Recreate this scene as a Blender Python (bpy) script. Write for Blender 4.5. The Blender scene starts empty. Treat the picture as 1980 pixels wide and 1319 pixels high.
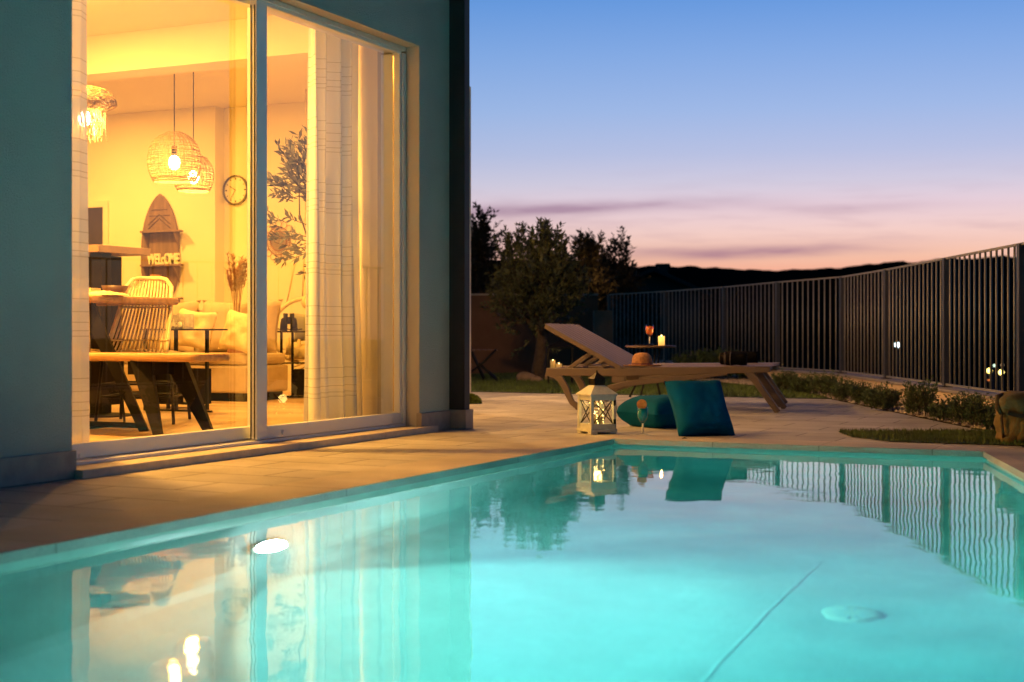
import bpy, math, random
from mathutils import Vector, Matrix, noise
R = math.radians
rnd = random.Random(7)
scene = bpy.context.scene
col = scene.collection

# ------------------------------------------------------------------ camera
F = 2750.0; H = 0.62; YAW = R(25.3)
FW = Vector((-math.sin(YAW), math.cos(YAW), 0)); RT = Vector((math.cos(YAW), math.sin(YAW), 0))
cd = bpy.data.cameras.new('camera'); cam = bpy.data.objects.new('camera', cd); col.objects.link(cam)
cam.location = (0, 0, H); cam.rotation_euler = (R(90), 0, YAW)
cd.sensor_width = 36; cd.lens = 50.0; cd.shift_y = -17.5/1980
cd.clip_start = 0.05; cd.clip_end = 5000
cd.dof.use_dof = True; cd.dof.focus_distance = 8.9; cd.dof.aperture_fstop = 2.7
scene.camera = cam

# ------------------------------------------------------------------ sky
SKY = 1.0
def srgb(r, g, b):
    f = lambda c: (c/255/12.92) if c/255 <= .04045 else ((c/255+.055)/1.055)**2.4
    return (f(r), f(g), f(b), 1)
world = bpy.data.worlds.new('World'); scene.world = world; world.use_nodes = True
nt = world.node_tree; nt.nodes.clear()
def N(t, **k):
    n = nt.nodes.new(t)
    for a, v in k.items(): setattr(n, a, v)
    return n
def val(n, x):
    if isinstance(x, (int, float)): n.default_value = x
    else: nt.links.new(x, n)
def M(op, a, b=0.0, c=None, clamp=False):
    n = N('ShaderNodeMath', operation=op, use_clamp=clamp); val(n.inputs[0], a); val(n.inputs[1], b)
    if c is not None: val(n.inputs[2], c)
    return n.outputs[0]
tc = N('ShaderNodeTexCoord'); sep = N('ShaderNodeSeparateXYZ'); nt.links.new(tc.outputs['Generated'], sep.inputs[0])
X, Y, Z = sep.outputs
el = M('MULTIPLY', M('ARCSINE', Z), 57.2958)                      # elevation, degrees
az = M('MULTIPLY', M('ARCTAN2', X, Y), 57.2958)                   # 0 = sunset direction (+Y), degrees
t = M('SQRT', M('MAXIMUM', Z, 0.0))
ramp = N('ShaderNodeValToRGB'); nt.links.new(t, ramp.inputs[0])
stops = [(0.0, (240,160,130)), (.205, (242,174,148)), (.227, (243,192,166)), (.264, (240,205,198)), (.296, (228,206,216)),
         (.321, (207,202,222)), (.352, (182,192,226)), (.391, (158,184,230)), (.437, (132,170,228)), (.476, (104,154,223)), (.56, (58,108,190)), (.70, (24,56,112)), (.875, (11,30,66)), (1.0, (8,22,52))]
cr = ramp.color_ramp
while len(cr.elements) > 1: cr.elements.remove(cr.elements[0])
cr.elements[0].position = stops[0][0]; cr.elements[0].color = srgb(*stops[0][1])
for p, c in stops[1:]:
    e = cr.elements.new(p); e.color = srgb(*c)
def gauss(x, mu, s):
    d = M('DIVIDE', M('SUBTRACT', x, mu), s)
    return M('EXPONENT', M('MULTIPLY', M('MULTIPLY', d, d), -1.0))
def noise_w(sx, sy, scale, detail=3.0, off=0.0):
    cmb = N('ShaderNodeCombineXYZ'); nt.links.new(M('MULTIPLY', az, sx), cmb.inputs[0]); nt.links.new(M('MULTIPLY', el, sy), cmb.inputs[1]); cmb.inputs[2].default_value = off
    n = N('ShaderNodeTexNoise'); n.inputs['Scale'].default_value = scale; n.inputs['Detail'].default_value = detail
    nt.links.new(cmb.outputs[0], n.inputs['Vector']); return n.outputs[0]
warp = M('MULTIPLY', M('SUBTRACT', noise_w(.12, .25, 1.0, 2.0, 3.1), .5), 1.0)
elw = M('ADD', el, warp)
nz = noise_w(.16, 1.1, 1.0, 4.0, 8.0)
nz2 = noise_w(.30, 2.6, 1.0, 4.0, 1.7)
# streak bands: upper thin streak on the left, lower bank in the middle, low haze on the left
def amask(a0, s): return gauss(az, a0, s)
streak1 = M('MULTIPLY', gauss(M('SUBTRACT', elw, M('MULTIPLY', M('ADD', az, 22.0), .03)), 5.0, .26), amask(-22.5, 5.4))
streak2 = M('MULTIPLY', gauss(M('SUBTRACT', elw, M('MULTIPLY', M('ADD', az, 16.0), .05)), 3.1, .30), amask(-16.0, 4.2))
streak3 = M('MULTIPLY', gauss(elw, 3.6, .9), amask(-27.5, 4.5))
streak4 = M('MULTIPLY', gauss(elw, 4.9, .22), amask(-12.0, 4.0))
dens = M('ADD', M('ADD', streak1, streak2), M('ADD', M('MULTIPLY', streak3, .6), M('MULTIPLY', streak4, .35)))
mod = M('MULTIPLY_ADD', nz, 2.2, -.15)
dens = M('MULTIPLY', dens, M('ADD', mod, M('MULTIPLY', M('SUBTRACT', nz2, .5), .9)), clamp=True)
thin = M('MULTIPLY', M('MULTIPLY', M('SUBTRACT', nz2, .48, clamp=True), 1.0), gauss(el, 4.2, 1.6))
dens = M('ADD', dens, thin, clamp=True)
mix = N('ShaderNodeMix', data_type='RGBA'); nt.links.new(M('MULTIPLY', dens, .66, clamp=True), mix.inputs[0])
nt.links.new(ramp.outputs[0], mix.inputs[6]); mix.inputs[7].default_value = srgb(140, 98, 134)
# the sky darkens away from the sunset
sd = Vector((-.15, 1, 0)).normalized()
dot = M('ADD', M('MULTIPLY', X, sd.x), M('MULTIPLY', Y, sd.y))
fac = M('MULTIPLY_ADD', M('POWER', M('MULTIPLY_ADD', dot, .5, .5, clamp=True), 1.5), .80, .22)
mul = N('ShaderNodeMix', data_type='RGBA', blend_type='MULTIPLY'); mul.inputs[0].default_value = 1.0
cmb = N('ShaderNodeCombineXYZ')
nt.links.new(M('MULTIPLY', fac, M('MULTIPLY_ADD', fac, 1.4, -.4)), cmb.inputs[0]); nt.links.new(fac, cmb.inputs[1]); nt.links.new(fac, cmb.inputs[2])
nt.links.new(mix.outputs[2], mul.inputs[6]); nt.links.new(cmb.outputs[0], mul.inputs[7])
bg = N('ShaderNodeBackground'); bg.inputs[1].default_value = SKY; nt.links.new(mul.outputs[2], bg.inputs[0])
wo = N('ShaderNodeOutputWorld'); nt.links.new(bg.outputs[0], wo.inputs[0])

# ------------------------------------------------------------------ exposure and render
scene.view_settings.view_transform = 'Standard'; scene.view_settings.look = 'None'
scene.view_settings.exposure = 0.0; scene.view_settings.gamma = 1.0
scene.render.engine = 'CYCLES'
cy = scene.cycles
cy.use_denoising = True
cy.max_bounces = 12; cy.diffuse_bounces = 4; cy.glossy_bounces = 5; cy.transmission_bounces = 8; cy.transparent_max_bounces = 24
cy.blur_glossy = 0.8; cy.sample_clamp_indirect = 6.0; cy.use_light_tree = True
cy.caustics_reflective = False; cy.caustics_refractive = True

# ------------------------------------------------------------------ helpers
def C(r, D, z=0.0):
    v = FW*D + RT*r; return Vector((v.x, v.y, z))
def PD(px, py, D):
    return C((px-990)/F*D, D, H-(py-642)/F*D)
def PZ(px, py, z):
    D = (H-z)*F/(py-642); return C((px-990)/F*D, D, z)
def PY(px, py, y):
    d = FW + RT*((px-990)/F); D = y/d.y; return PD(px, py, D)
def PX(px, py, x):
    d = FW + RT*((px-990)/F); D = x/d.x; return PD(px, py, D)

def tag(o, label=None, cat=None, group=None, kind=None):
    if label: o['label'] = label
    if cat: o['category'] = cat
    if group: o['group'] = group
    if kind: o['kind'] = kind
    return o
def empty(name, loc=(0,0,0), rz=0, label=None, cat=None, group=None, kind=None):
    o = bpy.data.objects.new(name, None); col.objects.link(o); o.location = loc; o.rotation_euler = (0,0,rz)
    o.empty_display_size = .1
    return tag(o, label, cat, group, kind)

class MB:
    def __init__(s): s.v = []; s.f = []; s.smooth = []
    def add(s, vs, fs, smooth=False):
        b = len(s.v); s.v += [tuple(v) for v in vs]; s.f += [tuple(b+i for i in f) for f in fs]; s.smooth += [smooth]*len(fs); return s
    def box(s, lo, hi):
        x0,y0,z0 = lo; x1,y1,z1 = hi
        return s.add([(x0,y0,z0),(x1,y0,z0),(x1,y1,z0),(x0,y1,z0),(x0,y0,z1),(x1,y0,z1),(x1,y1,z1),(x0,y1,z1)],
              [(0,3,2,1),(4,5,6,7),(0,1,5,4),(1,2,6,5),(2,3,7,6),(3,0,4,7)])
    def obox(s, c, size, m=None):
        m = m or Matrix.Identity(3); c = Vector(c); hx,hy,hz = [a/2 for a in size]
        pts = [c + m @ Vector(p) for p in [(-hx,-hy,-hz),(hx,-hy,-hz),(hx,hy,-hz),(-hx,hy,-hz),(-hx,-hy,hz),(hx,-hy,hz),(hx,hy,hz),(-hx,hy,hz)]]
        return s.add(pts, [(0,3,2,1),(4,5,6,7),(0,1,5,4),(1,2,6,5),(2,3,7,6),(3,0,4,7)])
    def tube(s, pts, r, n=8, closed=False, smooth=True, cap=True, up=None):
        pts = [Vector(p) for p in pts]; m = len(pts)
        rs = r if isinstance(r, (list, tuple)) else [r]*m
        vs = []; prev = None
        for i, p in enumerate(pts):
            if closed: d = pts[(i+1) % m]-pts[i-1]
            elif i == 0: d = pts[1]-p
            elif i == m-1: d = p-pts[-2]
            else: d = pts[i+1]-pts[i-1]
            d.normalize()
            if prev is None:
                a = Vector(up) if up else (Vector((0,0,1)) if abs(d.z) < .9 else Vector((1,0,0)))
            else: a = prev
            u = (a - d*a.dot(d)); u.normalize(); prev = u; w = d.cross(u)
            off = math.pi/n if n == 4 else 0
            for k in range(n):
                t_ = 2*math.pi*k/n + off; vs.append(p + (u*math.cos(t_)+w*math.sin(t_))*rs[i])
        fs = []
        for i in range(m if closed else m-1):
            j = (i+1) % m
            for k in range(n):
                fs.append((i*n+k, i*n+(k+1) % n, j*n+(k+1) % n, j*n+k))
        s.add(vs, fs, smooth)
        if cap and not closed:
            b = len(s.v)-len(vs)
            s.f.append(tuple(b+k for k in reversed(range(n)))); s.smooth.append(False)
            s.f.append(tuple(b+(m-1)*n+k for k in range(n))); s.smooth.append(False)
        return s
    def lathe(s, prof, n=24, c=(0,0,0), smooth=True, arc=1.0):
        c = Vector(c); vs = []; m = len(prof)
        for (r, z) in prof:
            for k in range(n):
                a = 2*math.pi*k/n; vs.append(c+Vector((r*math.cos(a), r*math.sin(a), z)))
        fs = [(i*n+k, i*n+(k+1) % n, (i+1)*n+(k+1) % n, (i+1)*n+k) for i in range(m-1) for k in range(n)]
        return s.add(vs, fs, smooth)
    def prism(s, poly, f0, f1):
        """poly: 2D outline; f0, f1 map (a,b) to the two faces"""
        n = len(poly); vs = [f0(a,b) for a,b in poly]+[f1(a,b) for a,b in poly]
        fs = [tuple(range(n)), tuple(reversed(range(n,2*n)))]+[(i, i+n, (i+1) % n+n, (i+1) % n) for i in range(n)]
        return s.add(vs, fs)
    def plate(s, line, w, f0, f1):
        """ribbon of width w(list) along a 2D centreline, as quads so that curved pieces stay clean"""
        L = []; Rr = []
        for i, p in enumerate(line):
            a = line[max(i-1,0)]; b = line[min(i+1,len(line)-1)]; d = Vector((b[0]-a[0], b[1]-a[1])).normalized(); nrm = Vector((-d.y, d.x))
            ww = (w[i] if isinstance(w, list) else w)/2
            L.append((p[0]+nrm.x*ww, p[1]+nrm.y*ww)); Rr.append((p[0]-nrm.x*ww, p[1]-nrm.y*ww))
        m = len(line); vs = []
        for f in (f0, f1):
            vs += [f(*q) for q in L]+[f(*q) for q in Rr]
        fs = []
        for i in range(m-1):
            fs += [(i, i+1, m+i+1, m+i), (2*m+i, 3*m+i, 3*m+i+1, 2*m+i+1), (i, 2*m+i, 2*m+i+1, i+1), (m+i, m+i+1, 3*m+i+1, 3*m+i)]
        fs += [(0, m, 3*m, 2*m), (m-1, 3*m-1, 4*m-1, 2*m-1)]
        return s.add(vs, fs)
    def ball(s, c, r, n=12, m=8):
        c = Vector(c); r = Vector(r) if isinstance(r, (tuple, list, Vector)) else Vector((r,r,r))
        vs = []
        for i in range(m+1):
            ph = math.pi*i/m
            for k in range(n):
                a = 2*math.pi*k/n; vs.append(c+Vector((r.x*math.sin(ph)*math.cos(a), r.y*math.sin(ph)*math.sin(a), -r.z*math.cos(ph))))
        fs = [(i*n+k, i*n+(k+1) % n, (i+1)*n+(k+1) % n, (i+1)*n+k) for i in range(m) for k in range(n)]
        return s.add(vs, fs, True)
    def build(s, name, mat, parent=None, bevel=0.0, solid=0.0, label=None, cat=None, group=None, kind=None, sub=0):
        me = bpy.data.meshes.new(name); me.from_pydata(s.v, [], s.f); me.polygons.foreach_set('use_smooth', s.smooth); me.update()
        o = bpy.data.objects.new(name, me); col.objects.link(o)
        for m_ in (mat if isinstance(mat, (list, tuple)) else [mat]): me.materials.append(m_)
        if parent: o.parent = parent
        if solid:
            q = o.modifiers.new('solid', 'SOLIDIFY'); q.thickness = solid; q.offset = 0
        if sub:
            q = o.modifiers.new('sub', 'SUBSURF'); q.levels = sub; q.render_levels = sub
        if bevel:
            q = o.modifiers.new('bevel', 'BEVEL'); q.width = bevel; q.segments = 2; q.limit_method = 'ANGLE'; q.angle_limit = R(35)
        return tag(o, label, cat, group, kind)

def dup(root, loc, rz, label=None):
    r = root.copy(); col.objects.link(r); r.location = loc; r.rotation_euler = (0,0,rz)
    if label: r['label'] = label
    for ch in list(root.children):
        c = ch.copy(); col.objects.link(c); c.parent = r
        for g in ch.children:
            d = g.copy(); col.objects.link(d); d.parent = c
    return r

# ------------------------------------------------------------------ materials
def newmat(name):
    m = bpy.data.materials.new(name); m.use_nodes = True; n = m.node_tree; b = n.nodes['Principled BSDF']; return m, n, b
def mat(name, c, rough=.6, var=.12, scale=8.0, bump=0.0, bscale=60.0, metal=0.0, spec=.5, sheen=0.0, stretch=(1,1,1), detail=4.0, coat=0.0):
    m, n, b = newmat(name)
    b.inputs['Roughness'].default_value = rough; b.inputs['Metallic'].default_value = metal
    b.inputs['Specular IOR Level'].default_value = spec; b.inputs['Sheen Weight'].default_value = sheen; b.inputs['Coat Weight'].default_value = coat
    t_ = n.nodes.new('ShaderNodeTexCoord'); mp = n.nodes.new('ShaderNodeMapping'); mp.inputs['Scale'].default_value = stretch
    n.links.new(t_.outputs['Object'], mp.inputs[0])
    nz_ = n.nodes.new('ShaderNodeTexNoise'); nz_.inputs['Scale'].default_value = scale; nz_.inputs['Detail'].default_value = detail
    n.links.new(mp.outputs[0], nz_.inputs['Vector'])
    rp = n.nodes.new('ShaderNodeValToRGB'); n.links.new(nz_.outputs[0], rp.inputs[0])
    rp.color_ramp.elements[0].position = .3; rp.color_ramp.elements[1].position = .7
    rp.color_ramp.elements[0].color = [x*(1-var) for x in c]+[1]; rp.color_ramp.elements[1].color = [min(1, x*(1+var)) for x in c]+[1]
    n.links.new(rp.outputs[0], b.inputs['Base Color'])
    if bump:
        nb = n.nodes.new('ShaderNodeTexNoise'); nb.inputs['Scale'].default_value = bscale; nb.inputs['Detail'].default_value = 4; n.links.new(mp.outputs[0], nb.inputs['Vector'])
        bp = n.nodes.new('ShaderNodeBump'); bp.inputs['Strength'].default_value = bump; bp.inputs['Distance'].default_value = .01
        n.links.new(nb.outputs[0], bp.inputs['Height']); n.links.new(bp.outputs[0], b.inputs['Normal'])
    return m
def emis(name, c, s):
    m, n, b = newmat(name); b.inputs['Base Color'].default_value = (*c, 1); b.inputs['Emission Color'].default_value = (*c, 1); b.inputs['Emission Strength'].default_value = s
    return m
def glass(name, tint=(1,1,1), ior=1.45, rough=0.0):
    """thin clear glass: transparent with a Fresnel reflection"""
    m = bpy.data.materials.new(name); m.use_nodes = True; n = m.node_tree; n.nodes.clear()
    tr = n.nodes.new('ShaderNodeBsdfTransparent'); tr.inputs[0].default_value = (*tint, 1)
    gl = n.nodes.new('ShaderNodeBsdfGlossy'); gl.inputs['Roughness'].default_value = rough
    fr = n.nodes.new('ShaderNodeFresnel'); fr.inputs[0].default_value = ior
    ge = n.nodes.new('ShaderNodeNewGeometry'); mu = n.nodes.new('ShaderNodeMath'); mu.operation = 'SUBTRACT'; mu.use_clamp = True; n.links.new(fr.outputs[0], mu.inputs[0]); n.links.new(ge.outputs['Backfacing'], mu.inputs[1])
    mx = n.nodes.new('ShaderNodeMixShader'); n.links.new(mu.outputs[0], mx.inputs[0]); n.links.new(tr.outputs[0], mx.inputs[1]); n.links.new(gl.outputs[0], mx.inputs[2])
    o = n.nodes.new('ShaderNodeOutputMaterial'); n.links.new(mx.outputs[0], o.inputs[0]); return m

def tiles(name, c, w, h, mortar=.004, rot=0.0, dark=.55, rough=.7, offset=.5, var=.10):
    m, n, b = newmat(name); b.inputs['Roughness'].default_value = rough; b.inputs['Specular IOR Level'].default_value = .35
    t_ = n.nodes.new('ShaderNodeTexCoord'); mp = n.nodes.new('ShaderNodeMapping'); mp.inputs['Rotation'].default_value = (0,0,rot)
    n.links.new(t_.outputs['Object'], mp.inputs[0])
    br = n.nodes.new('ShaderNodeTexBrick'); br.offset = offset; br.inputs['Scale'].default_value = 1.0
    br.inputs['Brick Width'].default_value = w; br.inputs['Row Height'].default_value = h; br.inputs['Mortar Size'].default_value = mortar; br.inputs['Mortar Smooth'].default_value = .2
    br.inputs['Color1'].default_value = [x*(1-var) for x in c]+[1]; br.inputs['Color2'].default_value = [x*(1+var) for x in c]+[1]; br.inputs['Mortar'].default_value = [x*dark for x in c]+[1]
    n.links.new(mp.outputs[0], br.inputs['Vector'])
    nz_ = n.nodes.new('ShaderNodeTexNoise'); nz_.inputs['Scale'].default_value = 2.2; nz_.inputs['Detail'].default_value = 8; n.links.new(t_.outputs['Object'], nz_.inputs['Vector'])
    rp = n.nodes.new('ShaderNodeValToRGB'); n.links.new(nz_.outputs[0], rp.inputs[0]); rp.color_ramp.elements[0].position = .3; rp.color_ramp.elements[1].position = .72
    rp.color_ramp.elements[0].color = (.66,.65,.64,1); rp.color_ramp.elements[1].color = (1.1,1.1,1.1,1)
    mx = n.nodes.new('ShaderNodeMix'); mx.data_type = 'RGBA'; mx.blend_type = 'MULTIPLY'; mx.inputs[0].default_value = 1
    n.links.new(br.outputs[0], mx.inputs[6]); n.links.new(rp.outputs[0], mx.inputs[7])
    n2 = n.nodes.new('ShaderNodeTexNoise'); n2.inputs['Scale'].default_value = 160; n2.inputs['Detail'].default_value = 3; n.links.new(t_.outputs['Object'], n2.inputs['Vector'])
    r2 = n.nodes.new('ShaderNodeValToRGB'); n.links.new(n2.outputs[0], r2.inputs[0]); r2.color_ramp.elements[0].position = .35; r2.color_ramp.elements[1].position = .65
    r2.color_ramp.elements[0].color = (.86,.86,.86,1); r2.color_ramp.elements[1].color = (1.06,1.06,1.06,1)
    m3 = n.nodes.new('ShaderNodeMix'); m3.data_type = 'RGBA'; m3.blend_type = 'MULTIPLY'; m3.inputs[0].default_value = 1
    n.links.new(mx.outputs[2], m3.inputs[6]); n.links.new(r2.outputs[0], m3.inputs[7]); n.links.new(m3.outputs[2], b.inputs['Base Color'])
    ma = n.nodes.new('ShaderNodeMath'); ma.operation = 'MULTIPLY_ADD'; n.links.new(br.outputs['Fac'], ma.inputs[0]); ma.inputs[1].default_value = -1.0; n.links.new(n2.outputs[0], ma.inputs[2])
    bp = n.nodes.new('ShaderNodeBump'); bp.inputs['Strength'].default_value = .25; bp.inputs['Distance'].default_value = .004; n.links.new(ma.outputs[0], bp.inputs['Height']); n.links.new(bp.outputs[0], b.inputs['Normal'])
    return m

PL = mat('plaster', (.46,.54,.50), .85, .10, 1.6, 1.0, 180, detail=10)
PLW = mat('room_paint', (.80,.74,.60), .8, .02, 2)
CEIL = mat('ceiling_paint', (.82,.77,.66), .85, .01)
DARK = mat('anthracite_cladding', (.022,.022,.025), .6, .1, 12, .1, 200)
STONE = mat('plinth_stone', (.36,.32,.29), .75, .15, 14, .2, 120)
STEP = mat('step_stone', (.55,.48,.40), .6, .1, 20, .1, 120)
FRAME = mat('white_aluminium', (.72,.75,.80), .35, .02, 3)
TRACK = mat('track_metal', (.80,.62,.35), .22, .02, 3, metal=.9)
GLS = glass('window_glass', ior=1.8)
BLACK = mat('black_metal', (.008,.008,.009), .5, .1, spec=.25)
BLKW = mat('black_wood', (.008,.006,.005), .7, .2, 20, spec=.15)
WOOD = mat('oak_wood', (.42,.24,.11), .45, .25, 6, .1, 60, stretch=(.6,6,6))
FLOORW = tiles('oak_parquet', (.50,.36,.22), 1.2, .18, .003, rot=0, dark=.5, rough=.45, var=.16)
RAT = mat('pale_rattan', (.70,.58,.38), .6, .15, 30)
RAT2 = mat('natural_rattan', (.46,.32,.14), .65, .2, 30)
DECK = tiles('paving_stone', (.50,.475,.45), .60, .30, .006, rot=0, dark=.30)
COPE = tiles('coping_stone', (.52,.47,.41), .60, 1.6, .004, rot=0, dark=.55, offset=0)
LINER = tiles('pool_mosaic', (.56,.70,.66), .05, .05, .0018, dark=.92, rough=.4, offset=0, var=.03)
BAND = mat('waterline_band', (.50,.62,.55), .35, .08, 10)
GRASS = mat('grass', (.06,.10,.018), .8, .45, 3, .6, 200)
SOIL = mat('soil', (.03,.022,.016), .9, .3, 10, .5, 60)
TERR = mat('dark_scrub', (.007,.008,.006), 1.0, .4, .4, .3, 3, spec=0)
HILL = mat('wooded_hill', (.010,.011,.010), 1.0, .4, .02, spec=0)
WALLC = mat('cream_render', (.66,.50,.32), .85, .08, 6, .2, 150)
WALLB = mat('garden_wall_render', (.15,.085,.055), .9, .12, 4, .2, 120)
COPEW = mat('wall_coping', (.34,.30,.27), .7, .1, 10)
FENC = mat('fence_metal', (.26,.245,.235), .55, .05, 10, metal=.2)
POSTM = mat('fence_post_paint', (.05,.05,.065), .5, .05, 10)
LOUNG = mat('lounger_resin', (.17,.125,.09), .5, .05, 10, .05, 100)
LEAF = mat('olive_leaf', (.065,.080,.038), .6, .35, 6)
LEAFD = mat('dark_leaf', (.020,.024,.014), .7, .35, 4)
LEAFS = mat('shrub_leaf', (.070,.115,.042), .65, .35, 9)
LEAFI = mat('indoor_leaf', (.15,.155,.15), .6, .2, 9)
BARK = mat('bark', (.07,.05,.035), .9, .3, 20, .8, 40)
ROCK = mat('rock', (.30,.22,.15), .85, .25, 12, .5, 30)
GRAV = mat('gravel', (.50,.42,.32), .8, .5, 30, .2, 60)
TEAL = mat('teal_velvet', (.001,.085,.20), .95, .10, 14, .35, 300, spec=.08)
LANT = mat('white_lantern_paint', (.62,.62,.58), .55, .12, 30, .1, 80)
LANTM = mat('dark_lantern_metal', (.03,.025,.02), .45, .2, 20, metal=.6)
STRAW = mat('straw', (.42,.20,.08), .75, .35, 60, .6, 180)
TOWEL = mat('dark_towel', (.006,.006,.008), 1.0, .3, 60, .8, 500, spec=.05)
CANV = mat('olive_canvas', (.20,.125,.035), .85, .25, 14, .5, 160)
CANVD = mat('canvas_strap', (.10,.065,.03), .85, .25, 14, .5, 160)
SOFA = mat('sofa_fabric', (.50,.40,.28), .9, .08, 12, .3, 300)
CUSH = mat('cream_fabric', (.72,.60,.36), .9, .1, 14, .4, 60)
SURFW = mat('brown_board', (.20,.13,.10), .6, .25, 5, .05, 60, stretch=(6,6,.8))
WHITEP = mat('white_paint', (.75,.72,.60), .5, .05)
CLIP = glass('clear_glass', (.97,.98,.98), 1.5)
TERRA = mat('dry_flower', (.30,.14,.09), .9, .3, 20)
ROOF = mat('roof_tile', (.022,.023,.032), .8, .25, 6, .3, 20)
HOUSEW = mat('far_render', (.05,.045,.05), .9, .1, 2)

def curtain_mat(name, stripes):
    m = bpy.data.materials.new(name); m.use_nodes = True; n = m.node_tree; n.nodes.clear()
    def MM(op, a, b_=0.0):
        q = n.nodes.new('ShaderNodeMath'); q.operation = op
        for i, x in enumerate((a, b_)):
            if isinstance(x, (int, float)): q.inputs[i].default_value = x
            else: n.links.new(x, q.inputs[i])
        return q.outputs[0]
    tc_ = n.nodes.new('ShaderNodeTexCoord'); sp = n.nodes.new('ShaderNodeSeparateXYZ'); n.links.new(tc_.outputs['Object'], sp.inputs[0])
    wv = n.nodes.new('ShaderNodeTexNoise'); wv.inputs['Scale'].default_value = 350; n.links.new(tc_.outputs['Object'], wv.inputs['Vector'])
    rp = n.nodes.new('ShaderNodeValToRGB'); n.links.new(wv.outputs[0], rp.inputs[0])
    rp.color_ramp.elements[0].color = (.70,.72,.80,1); rp.color_ramp.elements[1].color = (.86,.88,.95,1)
    colr = rp.outputs[0]
    if stripes:
        zm = MM('MODULO', MM('ADD', sp.outputs[2], 5.0), .372)
        acc = 0.0
        for off in (.02, .046, .085, .135, .195):
            acc = MM('ADD', acc, MM('LESS_THAN', MM('ABSOLUTE', MM('SUBTRACT', zm, off)), .0022))
        mx = n.nodes.new('ShaderNodeMix'); mx.data_type = 'RGBA'; n.links.new(MM('MULTIPLY', acc, .42), mx.inputs[0]); n.links.new(colr, mx.inputs[6]); mx.inputs[7].default_value = (.14,.14,.15,1); colr = mx.outputs[2]
    df = n.nodes.new('ShaderNodeBsdfDiffuse'); tl = n.nodes.new('ShaderNodeBsdfTranslucent'); tr = n.nodes.new('ShaderNodeBsdfTransparent')
    n.links.new(colr, df.inputs[0]); n.links.new(colr, tl.inputs[0])
    m1 = n.nodes.new('ShaderNodeMixShader'); m1.inputs[0].default_value = .14; n.links.new(df.outputs[0], m1.inputs[1]); n.links.new(tl.outputs[0], m1.inputs[2])
    m2 = n.nodes.new('ShaderNodeMixShader'); m2.inputs[0].default_value = .10; n.links.new(m1.outputs[0], m2.inputs[1]); n.links.new(tr.outputs[0], m2.inputs[2])
    o = n.nodes.new('ShaderNodeOutputMaterial'); n.links.new(m2.outputs[0], o.inputs[0]); return m
CURT = curtain_mat('striped_voile', True); CURP = curtain_mat('plain_voile', False)

# ------------------------------------------------------------------ pool and ground
P = [(-3.01,-3.0), (-3.01,7.73), (-.93,7.74), (2.03,-3.0)]            # pool outline, clockwise from above
def offs(poly, d):
    """outward offset of the convex clockwise outline"""
    n = len(poly); out = []
    for i in range(n):
        a = Vector(poly[i-1]); b = Vector(poly[i]); c = Vector(poly[(i+1) % n])
        d1 = (b-a).normalized(); d2 = (c-b).normalized(); n1 = Vector((-d1.y, d1.x)); n2 = Vector((-d2.y, d2.x))
        m_ = (n1+n2).normalized(); k = d/m_.dot(n1); out.append((b.x+m_.x*k, b.y+m_.y*k))
    return out
def ring(mb, a, b, za, zb):
    n = len(a); mb.add([(x,y,za) for x,y in a]+[(x,y,zb) for x,y in b], [(i, i+n, (i+1) % n+n, (i+1) % n) for i in range(n)])
WL = -.045
inn = offs(P, -.018); c1 = offs(P, .32)
mb = MB(); ring(mb, inn, c1, 0, 0); ring(mb, inn, inn, -.030, 0); ring(mb, P, inn, -.030, -.030); ring(mb, c1, c1, -.030, 0)
mb.build('pool_coping', COPE, kind='structure')
mb = MB(); ring(mb, P, P, -.16, -.031); mb.build('waterline_wall', BAND, kind='structure')
mb = MB(); DEP = -1.42
prev = (P, -.16)
for k in range(0, 9):                                   # coved wall foot
    a = math.pi/2*k/8; cur = (offs(P, -.45*(1-math.cos(a))), DEP+.45*(1-math.sin(a))); ring(mb, cur[0], prev[0], cur[1], prev[1]); prev = cur
mb.add([(x,y,DEP) for x,y in prev[0]], [(0,1,2,3)]); mb.smooth = [True]*len(mb.f)
mb.build('pool_basin', LINER, kind='structure')
# shallow gutter line along the pool floor
g0 = Vector((-1.30,5.6,DEP+.003)); g1 = Vector((-1.18,-2.6,DEP+.003))
# water body: a closed box slightly larger than the basin, its top rippled
wp = offs(P, .03)
wm, wn, wb = newmat('pool_water'); wn.nodes.remove(wb)
gl = wn.nodes.new('ShaderNodeBsdfGlass'); gl.inputs['IOR'].default_value = 1.33; gl.inputs['Roughness'].default_value = 0.018; gl.inputs[0].default_value = (1,1,1,1)
tx = wn.nodes.new('ShaderNodeTexCoord')
def wnoise(sc, st, det):
    mp = wn.nodes.new('ShaderNodeMapping'); mp.inputs['Scale'].default_value = st; wn.links.new(tx.outputs['Object'], mp.inputs[0])
    q = wn.nodes.new('ShaderNodeTexNoise'); q.inputs['Scale'].default_value = sc; q.inputs['Detail'].default_value = det; wn.links.new(mp.outputs[0], q.inputs['Vector']); return q.outputs[0]
b1 = wn.nodes.new('ShaderNodeBump'); b1.inputs['Strength'].default_value = 1.0; b1.inputs['Distance'].default_value = .0015; wn.links.new(wnoise(3.2, (1,1.0,1), 2), b1.inputs['Height'])
b2 = wn.nodes.new('ShaderNodeBump'); b2.inputs['Strength'].default_value = 1.0; b2.inputs['Distance'].default_value = .00022; wn.links.new(wnoise(14, (1,1,1), 2), b2.inputs['Height']); wn.links.new(b1.outputs[0], b2.inputs['Normal'])
wn.links.new(b2.outputs[0], gl.inputs['Normal'])
va = wn.nodes.new('ShaderNodeVolumeAbsorption'); va.inputs[0].default_value = (.09,.935,.885,1); va.inputs[1].default_value = .55
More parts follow.
